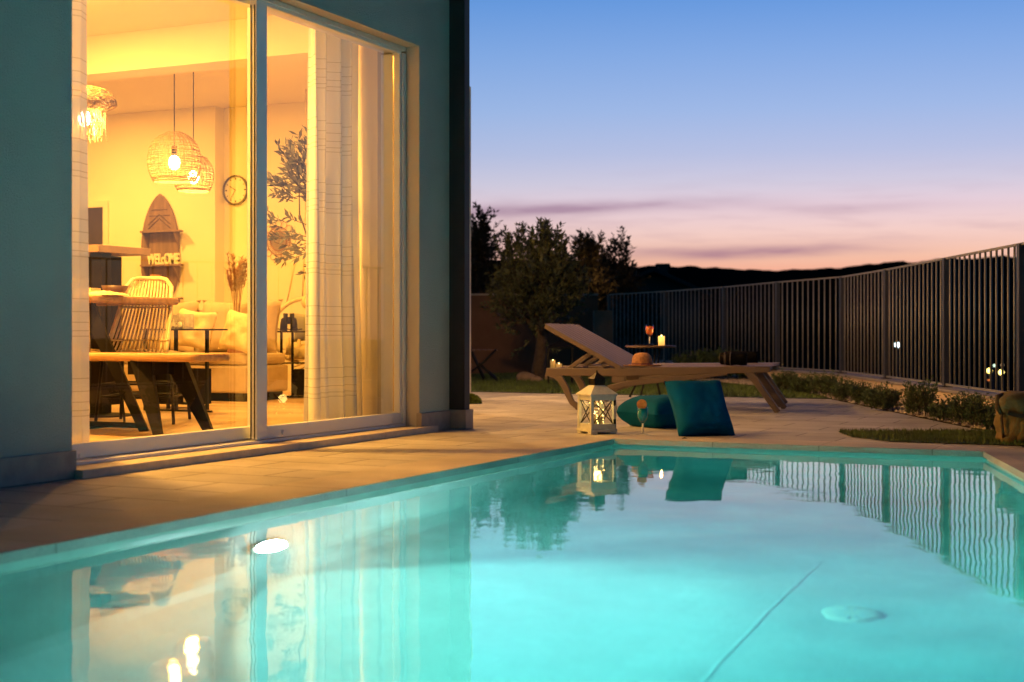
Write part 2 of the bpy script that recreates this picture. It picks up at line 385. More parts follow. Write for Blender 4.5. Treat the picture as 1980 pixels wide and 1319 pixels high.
ow = wn.nodes['Material Output']; wn.links.new(gl.outputs[0], ow.inputs[0]); vs_ = wn.nodes.new('ShaderNodeVolumeScatter'); vs_.inputs['Color'].default_value = (.9,1,1,1); vs_.inputs['Density'].default_value = .045; vs_.inputs['Anisotropy'].default_value = .4
ad = wn.nodes.new('ShaderNodeAddShader'); wn.links.new(va.outputs[0], ad.inputs[0]); wn.links.new(vs_.outputs[0], ad.inputs[1]); wn.links.new(ad.outputs[0], ow.inputs[1])
mb = MB(); mb.add([(x,y,WL) for x,y in wp]+[(x,y,DEP-.05) for x,y in wp], [(3,2,1,0),(4,5,6,7)]+[(i, (i+1) % 4, (i+1) % 4+4, i+4) for i in range(4)])
mb.build('water', wm, kind='structure')

# site: paving, lawn, beds, slope beyond the fence
S0 = (-14,-7); S2 = (9,30)
outer = [(-14,-7), (-14,27), (4,12), (5,-7)]
PAVE = [(-14,-7), (-14,13.15), (-2.95,13.15), (-1.12,9.30), (4.3,-7)]
def poly_ring_mesh(z, name, m, outline):
    mb = MB(); A = c1
    # paving: strips around the pool out to the outline
    mb.add([(x,y,z) for x,y in A]+[(x,y,z) for x,y in outline], [(0,4,5,1), (1,5,6,2), (2,6,7), (2,7,3), (7,8,3), (3,8,4,0)])
    return mb.build(name, m, kind='structure')
poly_ring_mesh(-.002, 'paving', DECK, PAVE)
# garden ground under everything (with the pool left out)
mb = MB(); ring(mb, offs(P, .30), outer, -.05, -.05); mb.build('ground', TERR, kind='structure')
# lawn: near strip beside the pool and the garden lawn
mb = MB(); mb.add([(-14,13.15,.004),(-2.95,13.15,.004),(-3.9,15.2,.004),(-6.2,17.9,.004),(-9.4,22.0,.004),(-14,22.0,.004)], [(5,4,3,2,1,0)]); mb.build('lawn', GRASS, kind='structure')
lp = [(-1.93,8.88),(-1.0,9.46),(-.3,9.3),(.25,7.4),(-.6,8.16),(-1.58,8.17),(-1.80,8.42)]
lp = [(-1.95,8.86),(-1.30,9.20),(-.55,9.40),(-.20,8.30),(-.62,8.18),(-1.50,8.18),(-1.78,8.45)]
mb = MB(); mb.add([(x,y,.004) for x,y in lp], [tuple(reversed(range(7)))]); mb.build('lawn_strip', GRASS, kind='structure')

def blades(name, area, n, h, m, w=.004):
    mb = MB()
    for _ in range(n):
        x, y = area(); a = rnd.uniform(0, 6.28); l = h*rnd.uniform(.5, 1.2); dx, dy = math.cos(a)*w, math.sin(a)*w; lx, ly = rnd.uniform(-.5,.5)*l, rnd.uniform(-.5,.5)*l
        mb.add([(x-dx,y-dy,0),(x+dx,y+dy,0),(x+lx,y+ly,l)], [(0,1,2)])
    return mb.build(name, m, kind='stuff', label='short dark green grass blades', cat='grass')
def inpoly(p, poly):
    x, y = p; c = False; n = len(poly)
    for i in range(n):
        x1,y1 = poly[i]; x2,y2 = poly[(i+1) % n]
        if (y1 > y) != (y2 > y) and x < (x2-x1)*(y-y1)/(y2-y1)+x1: c = not c
    return c
def area_poly(poly):
    xs = [p[0] for p in poly]; ys = [p[1] for p in poly]
    def f():
        while True:
            p = (rnd.uniform(min(xs), max(xs)), rnd.uniform(min(ys), max(ys)))
            if inpoly(p, poly): return p
    return f
BL = mat('grass_blade', (.07,.115,.022), .7, .4, 5)
o = blades('grass', area_poly(lp), 9000, .028, BL, .003); o['label'] = 'short dark turf on the narrow strip between pool coping and shrub bed'
o = blades('grass', area_poly([(-9.5,13.2),(-2.95,13.2),(-3.9,15.1),(-6.0,17.5),(-9.0,20)]), 26000, .04, BL, .006); o['label'] = 'short green turf of the garden lawn beyond the paving'
# bed ground
bed = [(-2.95,13.15),(-1.12,9.30),(-.1,8.0),(.35,8.2),(-.60,9.6),(-1.70,12.5),(-2.6,14.5),(-3.45,16.2),(-4.6,17.6),(-5.8,19.2),(-6.9,20.0),(-6.2,18.1),(-3.9,15.3)]
mb = MB(); mb.add([(x,y,.002) for x,y in bed], [tuple(reversed(range(len(bed))))]); mb.build('bed_soil', SOIL, kind='structure')
mb = MB(); ap = area_poly(bed)
for _ in range(5200):
    x, y = ap()
    if y < 8.9: continue
    s = rnd.uniform(.010, .026); q = Vector((x, y, s*.4)); vs = []
    for k in range(6):
        a = k*math.pi/3+rnd.uniform(-.3,.3); vs.append(q+Vector((math.cos(a)*s*rnd.uniform(.7,1.1), math.sin(a)*s*rnd.uniform(.7,1.1), rnd.uniform(-.3,.1)*s)))
    vs.append(q+Vector((rnd.uniform(-.2,.2)*s, rnd.uniform(-.2,.2)*s, s*rnd.uniform(.5,.8))))
    mb.add(vs, [(k, (k+1) % 6, 6) for k in range(6)])
mb.build('gravel', GRAV, label='pale river gravel lying between the shrubs along the low wall', cat='gravel', kind='stuff')

# terrain ring beyond the garden, falling away
mb = MB()
r1 = outer; r2 = [(-40,-40),(-40,70),(60,70),(60,-40)]; r3 = [(-2600,-2600),(-2600,2600),(2600,2600),(2600,-2600)]
ring(mb, r1, r2, -.06, -9.0); ring(mb, r2, r3, -9.0, -15.0); mb.build('terrain', TERR, kind='structure')

# hills
def ridge(name, D, prof, seed, depth, amp, base=-10):
    mb = MB(); n = 420; pts = []
    for i in range(n+1):
        px = -900+ i*(3900/n); py = prof(px)
        z = H+(642-py)/F*D
        z += amp*(noise.fractal(Vector((px*.02, seed, 0)), 1.0, 2.0, 5)) + amp*.6*abs(noise.noise(Vector((px*.11, seed, 5))) + amp*.35*abs(noise.noise(Vector((px*.35, seed, 9)))))
        pts.append((px, z))
    vs = []
    for j, (dd, zf) in enumerate(((-depth, 0.0), (-depth*.5, .62), (0, 1.0), (depth, .4))):
        for px, z in pts:
            zz = base+(z-base)*zf if j != 0 else base
            q = C((px-990)/F*(D+dd), D+dd, zz + (amp*.8*noise.noise(Vector((px*.05, j*3.3, seed))) if j == 1 else 0)); vs.append(q)
    m_ = n+1; fs = [(j*m_+i, j*m_+i+1, (j+1)*m_+i+1, (j+1)*m_+i) for j in range(3) for i in range(n)]
    mb.add(vs, fs, True); return mb.build(name, HILL, kind='structure')
def interp(tab):
    def f(x):
        if x <= tab[0][0]: return tab[0][1]
        for (a,b),(c,d) in zip(tab, tab[1:]):
            if x <= c: t_ = (x-a)/(c-a); t_ = t_*t_*(3-2*t_); return b+(d-b)*t_
        return tab[-1][1]
    return f
ridge('hills', 520, interp([(-900,480),(800,505),(1150,505),(1240,514),(1330,516),(1440,520),(1500,524),(1560,522),(1650,514),(1750,506),(1850,500),(1980,496),(2400,470),(3000,500)]), 2.0, 160, 1.0, base=-18)

# ------------------------------------------------------------------ house
house = empty('house', (0,0,0), label='grey rendered house with a wide lit sliding glass door beside the pool', cat='house')
XF = -4.27; XG = -4.365
Y0, Y1, ZT = 4.66, 7.70, 2.39
mb = MB(); mb.box((XF-.30,-6,0), (XF,Y0,6)); mb.box((XF-.30,Y0,ZT), (XF,Y1,6)); mb.box((XF-.30,Y1,0), (XF,8.09,6)); mb.build('facade_wall', PL, house)
REV = mat('reveal_plaster', (.50,.47,.42), .85, .04, 3, .2, 200)
mb = MB()
mb.box((XF-.30, Y1-.004, .04), (XF-.002, Y1, ZT)); mb.box((XF-.30, Y0, ZT-.004), (XF-.002, Y1-.004, ZT)); mb.box((XF-.30, Y0, .04), (XF-.002, Y0+.004, ZT-.004)); mb.build('window_reveal', REV, house)
mb = MB(); mb.box((-4.62,8.09,.10), (-4.16,8.165,6)); mb.build('dark_pier', DARK, house, bevel=.004)
mb = MB(); mb.box((XF,-6,0), (XF+.018,Y0+.01,.118)); mb.box((XF-.02,Y1-.01,0), (XF+.018,8.075,.118)); mb.box((XF-.02,8.075,0), (-4.143,8.182,.122)); mb.build('plinth', STONE, house, bevel=.003)
mb = MB(); mb.box((XG-.02,Y0-.002,-.01), (XF+.062,Y1+.13,.036)); mb.box((XF-.30,Y0-.002,0), (XG-.021,Y1,.034)); mb.build('door_step', STEP, house, bevel=.004)
# room shell
mb = MB(); mb.box((-12,1,-.05), (XF-.30,8.09,.04)); mb.box((-12,8.09,-.05), (-5.08,9.90,.04)); mb.box((-12,9.90,-.05), (-6.3,11.6,.04)); mb.build('room_floor', FLOORW, house)
mb = MB(); mb.box((-12.2,1,2.72), (XF-.30,7.85,6)); mb.box((-12.2,8.09,2.84), (-5.07,9.90,6)); mb.box((-12.2,9.90,2.84), (-6.25,11.8,6)); mb.box((-5.07,8.165,2.84),(XF-.30,8.3,6)); mb.build('ceiling', CEIL, house)
mb = MB(); mb.box((-12.2,7.85,2.45), (XF-.30,8.09,6)); mb.build('ceiling_beam', CEIL, house)
YB = 11.4
mb = MB()
mb.box((-12.2,YB,0), (-8.62,YB+.4,2.9)); mb.box((-8.62,YB+.15,0), (-6.0,YB+.4,2.9))       # back wall with the step beside the clock
mb.box((-12.2,.8,0), (-12,12.0,2.9)); mb.box((-12.2,.8,0), (XF-.30,1,2.9))
mb.box((-5.12,7.85,0), (XF-.30,8.0895,2.4495)); mb.box((-5.12,8.0895,0), (XF-.30,8.165,2.84))                                                # return wall behind the curtain
mb.box((-5.32,8.1655,0), (-5.07,8.35,2.84)); mb.box((-5.32,9.75,0), (-5.07,9.90,2.84)); mb.box((-5.32,8.35,2.35), (-5.07,9.75,2.84))
mb.box((-6.45,9.75,0), (-5.32,9.90,2.84)); mb.box((-6.45,9.90,0), (-6.25,YB+.15,2.84))
mb.build('room_wall', PLW, house)
mb = MB(); mb.box((-5.24,8.35,.05), (-5.19,9.75,.12)); mb.box((-5.24,8.35,2.28), (-5.19,9.75,2.35)); mb.box((-5.24,8.35,.12), (-5.19,8.42,2.28)); mb.box((-5.24,9.68,.12), (-5.19,9.75,2.28))
sw = mb.build('assumed_side_window', FRAME, house); mb = MB(); mb.box((-5.22,8.42,.12), (-5.215,9.68,2.28)); mb.build('glass_pane', GLS, sw)  # assumed window out of view, lets room light onto the terrace
mb = MB(); mb.box((-12.3,-6.2,6), (-4.1,8.2,6.2)); mb.box((-12.3,8.2,6), (-6.25,12.0,6.2)); mb.build('roof', ROOF, house)

# sliding door: a part of the house, its own pieces as sub-parts
mb = MB()
mb.box((XG-.16,Y0,ZT-.030), (XG,Y1-.004,ZT-.005)); mb.box((XG-.16,Y0+.004,.037), (XG,Y1-.004,.052)); mb.box((XG-.16,Y1-.038,.052), (XG,Y1-.005,ZT-.045)); mb.box((XG-.16,Y0+.005,.052), (XG,Y0+.04,ZT-.045))
door = mb.build('sliding_door', FRAME, house, bevel=.002)
# front (right) leaf
def leaf(xa, ya, yb, sl, sr, name):
    mb = MB(); z0, z1 = .056, ZT-.030; t_ = .045
    mb.box((xa-t_,ya,z0), (xa,ya+sl,z1)); mb.box((xa-t_,yb-sr,z0), (xa,yb,z1)); mb.box((xa-t_,ya+sl,z0), (xa,yb-sr,.122)); mb.box((xa-t_,ya+sl,2.340), (xa,yb-sr,z1))
    return mb.build(name, FRAME, door, bevel=.002)
leaf(XG-.012, 6.141, Y1-.040, .094, .022, 'door_leaf')
leaf(XG-.080, Y0+.042, 6.26, .05, .045, 'door_leaf')
mb = MB(); mb.box((XG-.040,6.236,.12), (XG-.034,Y1-.062,2.341)); mb.build('glass_pane', GLS, door)
mb = MB(); mb.box((XG-.106,4.752,.12), (XG-.100,6.214,2.341)); mb.build('glass_pane', GLS, door)
for xx in (.022,.044): mb = MB(); mb.box((XG-xx-.006,6.1385,.06), (XG-xx,6.1409,2.33)); mb.build('seal_strip', BLACK, door)
mb = MB(); mb.box((XG-.1155,6.216,.06), (XG-.1255,6.222,2.33)); mb.build('seal_strip', BLACK, door)
mb = MB(); mb.box((XG-.060,Y1-.0632,.13),(XG-.052,Y1-.060,2.33)); mb.build('seal_strip', TRACK, door)
for px, py in ((157,882),(548,836),(760,812)):
    q = PX(px, py, XG-.010); mb = MB()
    mb.tube([(XG-.013,q.y,q.z),(XG-.007,q.y,q.z)], .014, 16); mb.build('drain_cap', FRAME, door)

# curtains
def curtain(y0, y1, x, z0, z1, amp, nf, m, name, lean=0.0, ph=0.0, seed=0, taper=0.0):
    nu, nv = 220, 26; vs = []; fs = []
    for j in range(nv+1):
        v = j/nv; z = z1+(z0-z1)*v
        for i in range(nu+1):
            u = i/nu; w = u*2*math.pi*nf+ph
            a = amp*(.45+.75*v)*(1+.35*math.sin(u*9+seed))
            dx = a*math.sin(w+.5*math.sin(w*.5+seed)+.35*v*math.sin(u*5+seed)) + .012*math.sin(u*23+v*4)
            y = y0+(y1-y0)*u + a*.35*math.sin(2*w+1.0) + lean*v*(1-u) - taper*v*(u-.5)
            vs.append((x+dx, y, z))
    for j in range(nv):
        for i in range(nu): a = j*(nu+1)+i; fs.append((a, a+1, a+nu+2, a+nu+1))
    mb = MB(); mb.add(vs, fs, True); return mb.build(name, m)
o = curtain(7.095, 7.60, -4.70, .055, 2.62, .062, 3.5, CURT, 'curtain', ph=.4, seed=1.3, lean=-.015); tag(o, 'white voile curtain with grey thin stripes gathered inside the right door pane', 'curtain', 'curtains behind the glass')
o = curtain(7.54, 7.83, -4.80, .055, 2.62, .035, 3.0, CURP, 'curtain', ph=2.0, seed=4.1); tag(o, 'plain sheer curtain without stripes at the right end of the door', 'curtain', 'curtains behind the glass')
o = curtain(4.50, 5.205, -4.66, .055, 2.62, .030, 4.5, CURT, 'curtain', ph=1.0, seed=2.2); tag(o, 'white striped voile curtain hanging at the left edge of the left door pane', 'curtain', 'curtains behind the glass')

# ------------------------------------------------------------------ room lights
WARM = (1.0, .465, .07)
def point(name, loc, w, r=.05, c=WARM):
    l = bpy.data.lights.new(name, 'POINT'); l.energy = w; l.shadow_soft_size = r; l.color = c; o = bpy.data.objects.new(name, l); col.objects.link(o); o.location = loc; return o
def disk(name, loc, w, size=.3, c=WARM, rot=(0,0,0), par=None):
    l = bpy.data.lights.new(name, 'AREA'); l.shape = 'DISK'; l.size = size; l.energy = w; l.color = c; o = bpy.data.objects.new(name, l); col.objects.link(o); o.location = loc; o.rotation_euler = rot
    if par: o.parent = par
    return o
for i, (x, y, w) in enumerate(((-5.9,3.2,80), (-6.15,5.95,85), (-8.8,4.6,100))):
    point('room_fill', (x,y,1.85), w, .12).parent = house  # unseen fill without a lamp body, added to brighten room and beam
for x, y, w in ((-5.60,5.75,210), (-6.75,6.80,85)):
    disk('ceiling_fill', (x,y,2.71), w, .18, par=house)  # unseen downward fill, added to spill warm light onto the paving
for x, y, w in ((-9.6,10.0,95), (-7.6,9.5,105)):
    disk('ceiling_fill', (x,y,2.83), w, .25, par=house)  # unseen fill, added to brighten the rear room

# pendants
BULB = emis('bulb', (1.0,.72,.35), 45)
def pendant(center, r, hz, name, label, top, ncoil=17, lamp=40, P0=-.80):
    t_ = empty(name, center, label=label, cat='pendant lamp', group='pendant lamps in the room'); c = Vector((0,0,0)); q = random.Random(hash(label) % 999)
    mb = MB()
    for i in range(ncoil):
        ph = P0+ (1.40-P0)*i/(ncoil-1); rr = max(.16*r, r*math.cos(ph)**.75); z = hz*math.sin(ph)
        for e in range(2):
            a0 = q.uniform(0,6.28); tz = q.uniform(-.012,.012)
            mb.tube([(math.cos(a)*rr*(1+q.uniform(-.008,.008)), math.sin(a)*rr, z+tz*math.sin(a+a0)+q.uniform(-.002,.002)) for a in [k*2*math.pi/36 for k in range(36)]], .0018 if i > 1 else .004, 4, closed=True)
    for k in range(110):
        a = k*2*math.pi/110; tw = q.uniform(-.35,.35); sp = 1.40-P0
        mb.tube([(math.cos(a+tw*s)*r*max(.16,math.cos(P0+sp*s)**.75), math.sin(a+tw*s)*r*max(.16,math.cos(P0+sp*s)**.75), hz*math.sin(P0+sp*s)) for s in [j/9 for j in range(10)]], .0016, 4)
    mb.build('lamp_shade', RAT2, t_)
    mb = MB(); mb.ball((0,0,-.01), (.042,.042,.052)); mb.build('light_bulb', BULB, t_)
    mb = MB(); mb.tube([(0,0,.045),(0,0,.11)], .020, 12); mb.build('socket', BLACK, t_)
    mb = MB(); mb.tube([(0,0,.11),(0,0,top-center[2])], .0035, 6); mb.build('cord', BLACK, t_)
    l = point('pendant_light', (0,0,-.10), lamp, .05); l.parent = t_
    return t_
pc = PD(337,312,10.2); pendant(pc, .190, .200, 'pendant_lamp', 'open wicker globe pendant, the larger lamp left of the partly hidden one', 2.84, ncoil=26, lamp=20)
pc = PD(374,340,10.9); pendant(pc, .155, .160, 'pendant_lamp', 'smaller wicker globe pendant half hidden behind the large globe', 2.84, ncoil=24, lamp=14)
t_ = empty('pendant_lamp', PD(163,203,7.9), label='shaggy raffia pendant lamp at the left edge beside the curtain', cat='pendant lamp', group='pendant lamps in the room')
mb = MB(); q = random.Random(5)
for k in range(420):                                   # woven mushroom cap of raffia
    a = q.uniform(0,6.28); p0 = q.uniform(-.35,1.3); pts = []
    for s in range(6):
        ph = p0+s*q.uniform(-.09,.09); ph = min(1.45, max(-.5, ph)); aa = a+s*.16*q.uniform(.4,1.3); rr = .175*math.cos(ph)**.6 if ph > 0 else .175-(-ph)*.18
        pts.append((rr*math.cos(aa), rr*math.sin(aa), .10*math.sin(ph)))
    mb.tube(pts, .0022, 4)
mb.build('lamp_shade', RAT2, t_)
mb = MB()
for k in range(150):
    a = q.uniform(0,6.28); rr = q.uniform(.05,.115); l_ = q.uniform(.10,.17)
    mb.tube([(rr*math.cos(a),rr*math.sin(a),-.03),(rr*1.05*math.cos(a+.15),rr*1.05*math.sin(a+.15),-.03-l_*.5),(rr*math.cos(a+.1)+q.uniform(-.02,.02),rr*math.sin(a+.1)+q.uniform(-.02,.02),-.03-l_)], .0018, 4)
mb.build('raffia_fringe', RAT, t_)
mb = MB(); mb.ball((0,0,-.075), (.036,.036,.046)); mb.build('light_bulb', emis('bulb_bright', (1,.8,.45), 70), t_)
mb = MB(); mb.tube([(0,0,.06),(0,0,2.72-t_.location.z)], .0035, 6); mb.build('cord', BLACK, t_)
l = point('pendant_light', (0,0,-.16), 16, .05); l.parent = t_

# ------------------------------------------------------------------ furniture inside
FZ = .04
# dining table
t_ = empty('dining_table', (-7.05,6.95,FZ), label='oak dining table on slanted black legs behind the bench', cat='table')
def loc(p, t): return Vector(p)-Vector(t.location)
def rounded(mb, x0, y0, x1, y1, z0, z1, r):
    pts = []
    for cx, cy, a0 in ((x1-r,y0+r,-90),(x1-r,y1-r,0),(x0+r,y1-r,90),(x0+r,y0+r,180)):
        for k in range(7): a = R(a0+90*k/6); pts.append((cx+r*math.cos(a), cy+r*math.sin(a)))
    mb.prism(pts, lambda a,b: (a,b,z0), lambda a,b: (a,b,z1))
mb = MB(); rounded(mb, -1.3,-.42,1.22,.42,.753,.80,.06); mb.build('table_top', WOOD, t_, bevel=.014)
def leg4(mb, a, b, w0, w1, t=None): mb.tube([a, b], [w0, w1], 4, smooth=False, up=RT)
mb = MB(); leg4(mb, (1.10,-.33,.75), (1.56,-.36,0), .060, .034); mb.build('leg', BLKW, t_)
mb = MB(); leg4(mb, (-.2,.33,.75), (-.1,.36,0), .055, .034); mb.build('leg', BLKW, t_)
mb = MB(); leg4(mb, (1.02,-.20,.75), (1.02,-.26,0), .026, .018); mb.build('leg', BLKW, t_)
mb = MB(); leg4(mb, (-1.0,-.33,.75), (-1.1,-.36,0), .055, .034); mb.build('leg', BLKW, t_)
mb = MB(); mb.box((-1.0,-.34,.67), (1.12,-.30,.752)); mb.box((-1.0,-.345,.015), (1.54,-.315,.045)); mb.build('stretcher', BLKW, t_)
# bench
t_ = empty('bench', (-5.9,6.32,FZ), label='long oak bench with broad black tapering legs nearest the glass', cat='bench')
mb = MB(); rounded(mb, -1.2,-.17,1.12,.17,.418,.462,.05); mb.build('seat', WOOD, t_, bevel=.016)
for sy in (-1, 1):
    mb = MB(); leg4(mb, (.74+.04*sy,sy*.10,.417), (.92+.03*sy,sy*.185,0), .075, .032); mb.build('leg', BLKW, t_)
    mb = MB(); leg4(mb, (-.9,sy*.08,.417), (-1.0,sy*.15,0), .075, .030); mb.build('leg', BLKW, t_)
mb = MB(); mb.box((.62,-.12,.345), (.80,.12,.417)); mb.build('leg_bracket', BLKW, t_)
# things on the table
q = PY(178,560,6.85); mb = MB()
t2 = empty('book_stack', (q.x-.06,q.y,FZ+.80), label='small stack of pale books on the dining table', cat='books')
for i, (w, h) in enumerate(((.20,.022),(.18,.016),(.15,.014))):
    mb = MB(); z = sum((.022,.016,.014)[:i]); mb.obox((0,0,z+h/2), (w,.14,h), Matrix.Rotation(R(8*i),3,'Z')); mb.build('book', (WHITEP, CUSH, SOFA)[i], t2, bevel=.002)
q = PY(200,562,6.72); mb = MB(); g = 14; vs = []
for i in range(g+1):
    for j in range(g+1):
        u, v = i/g-.5, j/g-.5; e = 1-max(abs(u),abs(v))*2
        vs.append((q.x+u*.24, q.y+v*.2, FZ+.801+.035*(e**.4)*(.6+.6*abs(noise.noise(Vector((u*9,v*9,2))))) ))
mb.add(vs, [(i*(g+1)+j, (i+1)*(g+1)+j, (i+1)*(g+1)+j+1, i*(g+1)+j+1) for i in range(g) for j in range(g)], True); mb.build('napkin', CUSH, label='crumpled cream cloth napkin lying on the dining table', cat='napkin')
q = PY(222,560,7.15); mb = MB(); mb.lathe([(.001,0),(.035,0),(.075,.05),(.085,.075),(.08,.075),(.07,.052),(.001,.01)], 24, (q.x,q.y,FZ+.801)); mb.build('bowl', mat('brown_glaze', (.10,.06,.05), .4, .1), label='small dark bowl on the dining table beside the rattan chair', cat='bowl')

# rattan chair
q = PD(262,690,9.0); t_ = empty('rattan_chair', (q.x,q.y,FZ), label='pale rattan chair with a slatted cane back and thin black legs', cat='chair')
def L3(px, py, D): return PD(px,py,D)-Vector(t_.location)
mb = MB(); nb = 15
def backpt(u, v):
    """u across the back, v from the seat (0) to the top (1)"""
    xl = 199+(248-199)*v**.8; xr = 322+(332-322)*math.sin(v*1.6)
    e = abs(2*u-1); py = 682+(541-682)*v + (14*e**6 if v > .99 else 0)*1.0
    bow = .10*math.sin(u*math.pi)
    return L3(xl+(xr-xl)*u, py, 8.95+.32*v+bow-.05*math.sin(v*3.1))
for i in range(nb):
    u = (i+.5)/nb; mb.tube([backpt(u, v) for v in [k/10 for k in range(11)]], .0075, 7)
fr = [backpt(0, k/10) for k in range(10)]+[L3(256,541,9.25)]+[L3(256+(322-256)*k/6,538,9.27+.09*math.sin(k/6*3.14)) for k in range(1,6)]+[L3(322,541,9.25)]+[backpt(1, k/10) for k in range(9,-1,-1)]
mb.tube(fr, .013, 9)
for v in (.17,.62): mb.tube([backpt(u/14, v)+Vector((.012,-.012,0)) for u in range(15)], .006, 6)
mb.build('backrest', RAT, t_)
mb = MB(); s0 = [backpt(0,0), backpt(1,0)]; bk = (s0[1]-s0[0]).normalized(); dp = Vector((-bk.y, bk.x, 0)).normalized()
ctr = (s0[0]+s0[1])/2+dp*.24; mb.ball((ctr.x,ctr.y,ctr.z-.01), (.25,.25,.03), 24, 8); mb.build('seat', RAT2, t_)
zt = ctr.z-.02
for a, b in ((-.2,-.02),(.22,.0),(-.2,.44),(.2,.44)):
    p = ctr+bk*a+dp*(b-.22); p.z = zt; f = ctr+bk*a*1.15+dp*((b-.22)*1.25); f.z = 0
    mb = MB(); mb.tube([p, f], .010, 8); mb.build('leg', BLACK, t_)
mb = MB()
for zz in (.17, .25):
    k = [ctr+bk*a+dp*b for a, b in ((-.22,-.22),(.23,-.22),(.22,.22),(-.22,.22))]; mb.tube([Vector((p.x,p.y,zz)) for p in k], .007, 6, closed=True)
mb.build('stretcher', BLACK, t_)
# a second black-legged chair frame, mostly hidden at the left: sled base
q = PD(140,700,8.6); t_ = empty('rattan_chair', (q.x,q.y,FZ), label='second rattan chair mostly hidden behind the left curtain, thin looped black legs in view', cat='chair')
mb = MB(); nb = 12
for i in range(nb):
    a = math.pi*i/(nb-1); mb.tube([(-.24*math.cos(a)*(.85+.15*v), -.08-.16*math.sin(a)-.06*v, .46+.42*v) for v in [k/6 for k in range(7)]], .0075, 7)
mb.tube([(-.24*math.cos(a), -.14-.16*math.sin(a), .88) for a in [math.pi*k/16 for k in range(17)]], .012, 8); mb.build('backrest', RAT, t_)
mb = MB(); mb.ball((0,.05,.45), (.25,.24,.03), 24, 8); mb.build('seat', RAT2, t_)
for sx in (-1, 1):
    mb = MB(); mb.tube([(sx*.18,-.12,.43),(sx*.22,-.2,.08),(sx*.22,-.17,.012),(sx*.22,-.05,.012),(sx*.22,.15,.012),(sx*.22,.21,.03),(sx*.18,.2,.43)], .008, 7); mb.build('leg', BLACK, t_)
# bar table
t_ = empty('bar_table', (-6.76,7.66,FZ), label='tall bar table with thick brown top, square dark column and round base', cat='table')
mb = MB(); mb.box((-1.5,-.12,1.125), (.085,.42,1.175)); mb.build('table_top', mat('bar_top_wood', (.30,.20,.13), .5, .1), t_, bevel=.003)
mb = MB(); mb.box((-.052,-.052,.02), (.052,.052,1.124)); mb.build('column', BLKW, t_, bevel=.004)
mb = MB(); mb.lathe([(.001,.018),(.20,.014),(.215,.006),(.215,0),(.001,0)], 40); mb.build('base_plate', BLKW, t_)
mb = MB(); mb.box((-1.5,.30,.06), (-.16,.40,1.12)); mb.build('back_panel', BLKW, t_)
# tall dark panel / screen on the wall at left
q0 = PY(160,412,YB-.02); q1 = PY(203,472,YB-.02)
t_ = empty('wall_screen', ((q0.x+q1.x)/2+.04,YB,(q0.z+q1.z)/2), label='dark square screen in a pale frame on the back wall above the bar table', cat='screen'); q0 = q0+Vector((.07,0,0)); q1 = q1+Vector((.07,0,0)); hw = (q1.x-q0.x)/2; hh = (q0.z-q1.z)/2+.12
mb = MB(); mb.box((-hw-.1,-.03,-hh), (hw+.0,-.001,hh)); mb.build('frame', WHITEP, t_, bevel=.003)
mb = MB(); mb.box((-hw-.08,-.036,-hh+.04), (hw-.06,-.031,hh-.07)); mb.build('panel', mat('screen_glass', (.05,.035,.04), .3, .05), t_)

# surfboard shelf
q = PY(312,375,YB); zt = q.z; zb = PY(312,600,YB).z
t_ = empty('surfboard_shelf', (q.x,YB-.006,zb), label='brown surfboard shaped shelf unit on the back wall, WELCOME letters on its middle shelf', cat='shelf')
Hh = zt-zb; Wd = .235
pts = []
for k in range(41):
    s = -1+2*k/40; pts.append((Wd*(1-abs(s)**2.6)**.75*(1-.08*s) if abs(s) < 1 else 0, Hh*(.5+.5*s)))
poly = [(a,b) for a,b in pts]+[(-a,b) for a,b in reversed(pts[1:-1])]
mb = MB(); mb.prism(poly, lambda a,b: (a,-.025,b), lambda a,b: (a,0,b)); mb.build('board', SURFW, t_, bevel=.004)
mb = MB()
for rr, wv_ in ((.0,.10),(.04,.10)):
    mb.tube([(-.14+.28*k/12, -.029, Hh*.70+rr+.10*(1-abs(k/6-1))) for k in range(13)], .004, 5)
mb.tube([(-.10,-.029,Hh*.86),(.10,-.029,Hh*.86)], .003, 5); mb.tube([(-.13,-.029,Hh*.81),(.13,-.029,Hh*.81)], .003, 5)
mb.build('painted_motif', mat('motif_brown', (.11,.07,.06), .7), t_)
shz = [PY(312,451,YB).z-zb, PY(312,516,YB).z-zb, PY(312,580,YB).z-zb]
for i, z in enumerate(shz):
    mb = MB(); w = .26; mb.prism([(-.16,-.13),(.34,-.13),(.30,-.0251),(-.20,-.0251)], lambda a,b: (a,b,z), lambda a,b: (a,b,z+.018))
    for sx in (-1, 1):
        mb.prism([(-.026,z),(-.12,z),(-.03,z-.16)], lambda a,b: (.055+sx*w*.75-.008,a,b), lambda a,b: (.055+sx*w*.75+.008,a,b))
    mb.build('shelf', SURFW, t_)
# WELCOME letters
cu = bpy.data.curves.new('letters', 'FONT'); cu.body = 'WELcOME'; cu.size = .150; cu.extrude = .011; cu.align_x = 'CENTER'; cu.offset = .004; cu.space_character = .88
tmp = bpy.data.objects.new('tmp', cu); col.objects.link(tmp); bpy.context.view_layer.update()
me = bpy.data.meshes.new_from_object(tmp.evaluated_get(bpy.context.evaluated_depsgraph_get())); bpy.data.objects.remove(tmp)
o = bpy.data.objects.new('welcome_letters', me); col.objects.link(o); me.materials.append(WHITEP); o.rotation_euler = (R(90),0,0)
zz = zb+shz[1]+.019; o.scale = (.62,1,1); o.location = (q.x+.10, YB-.09, zz+.002); tag(o, 'white block letters reading WELCOME on the middle shelf of the surfboard', 'sign')
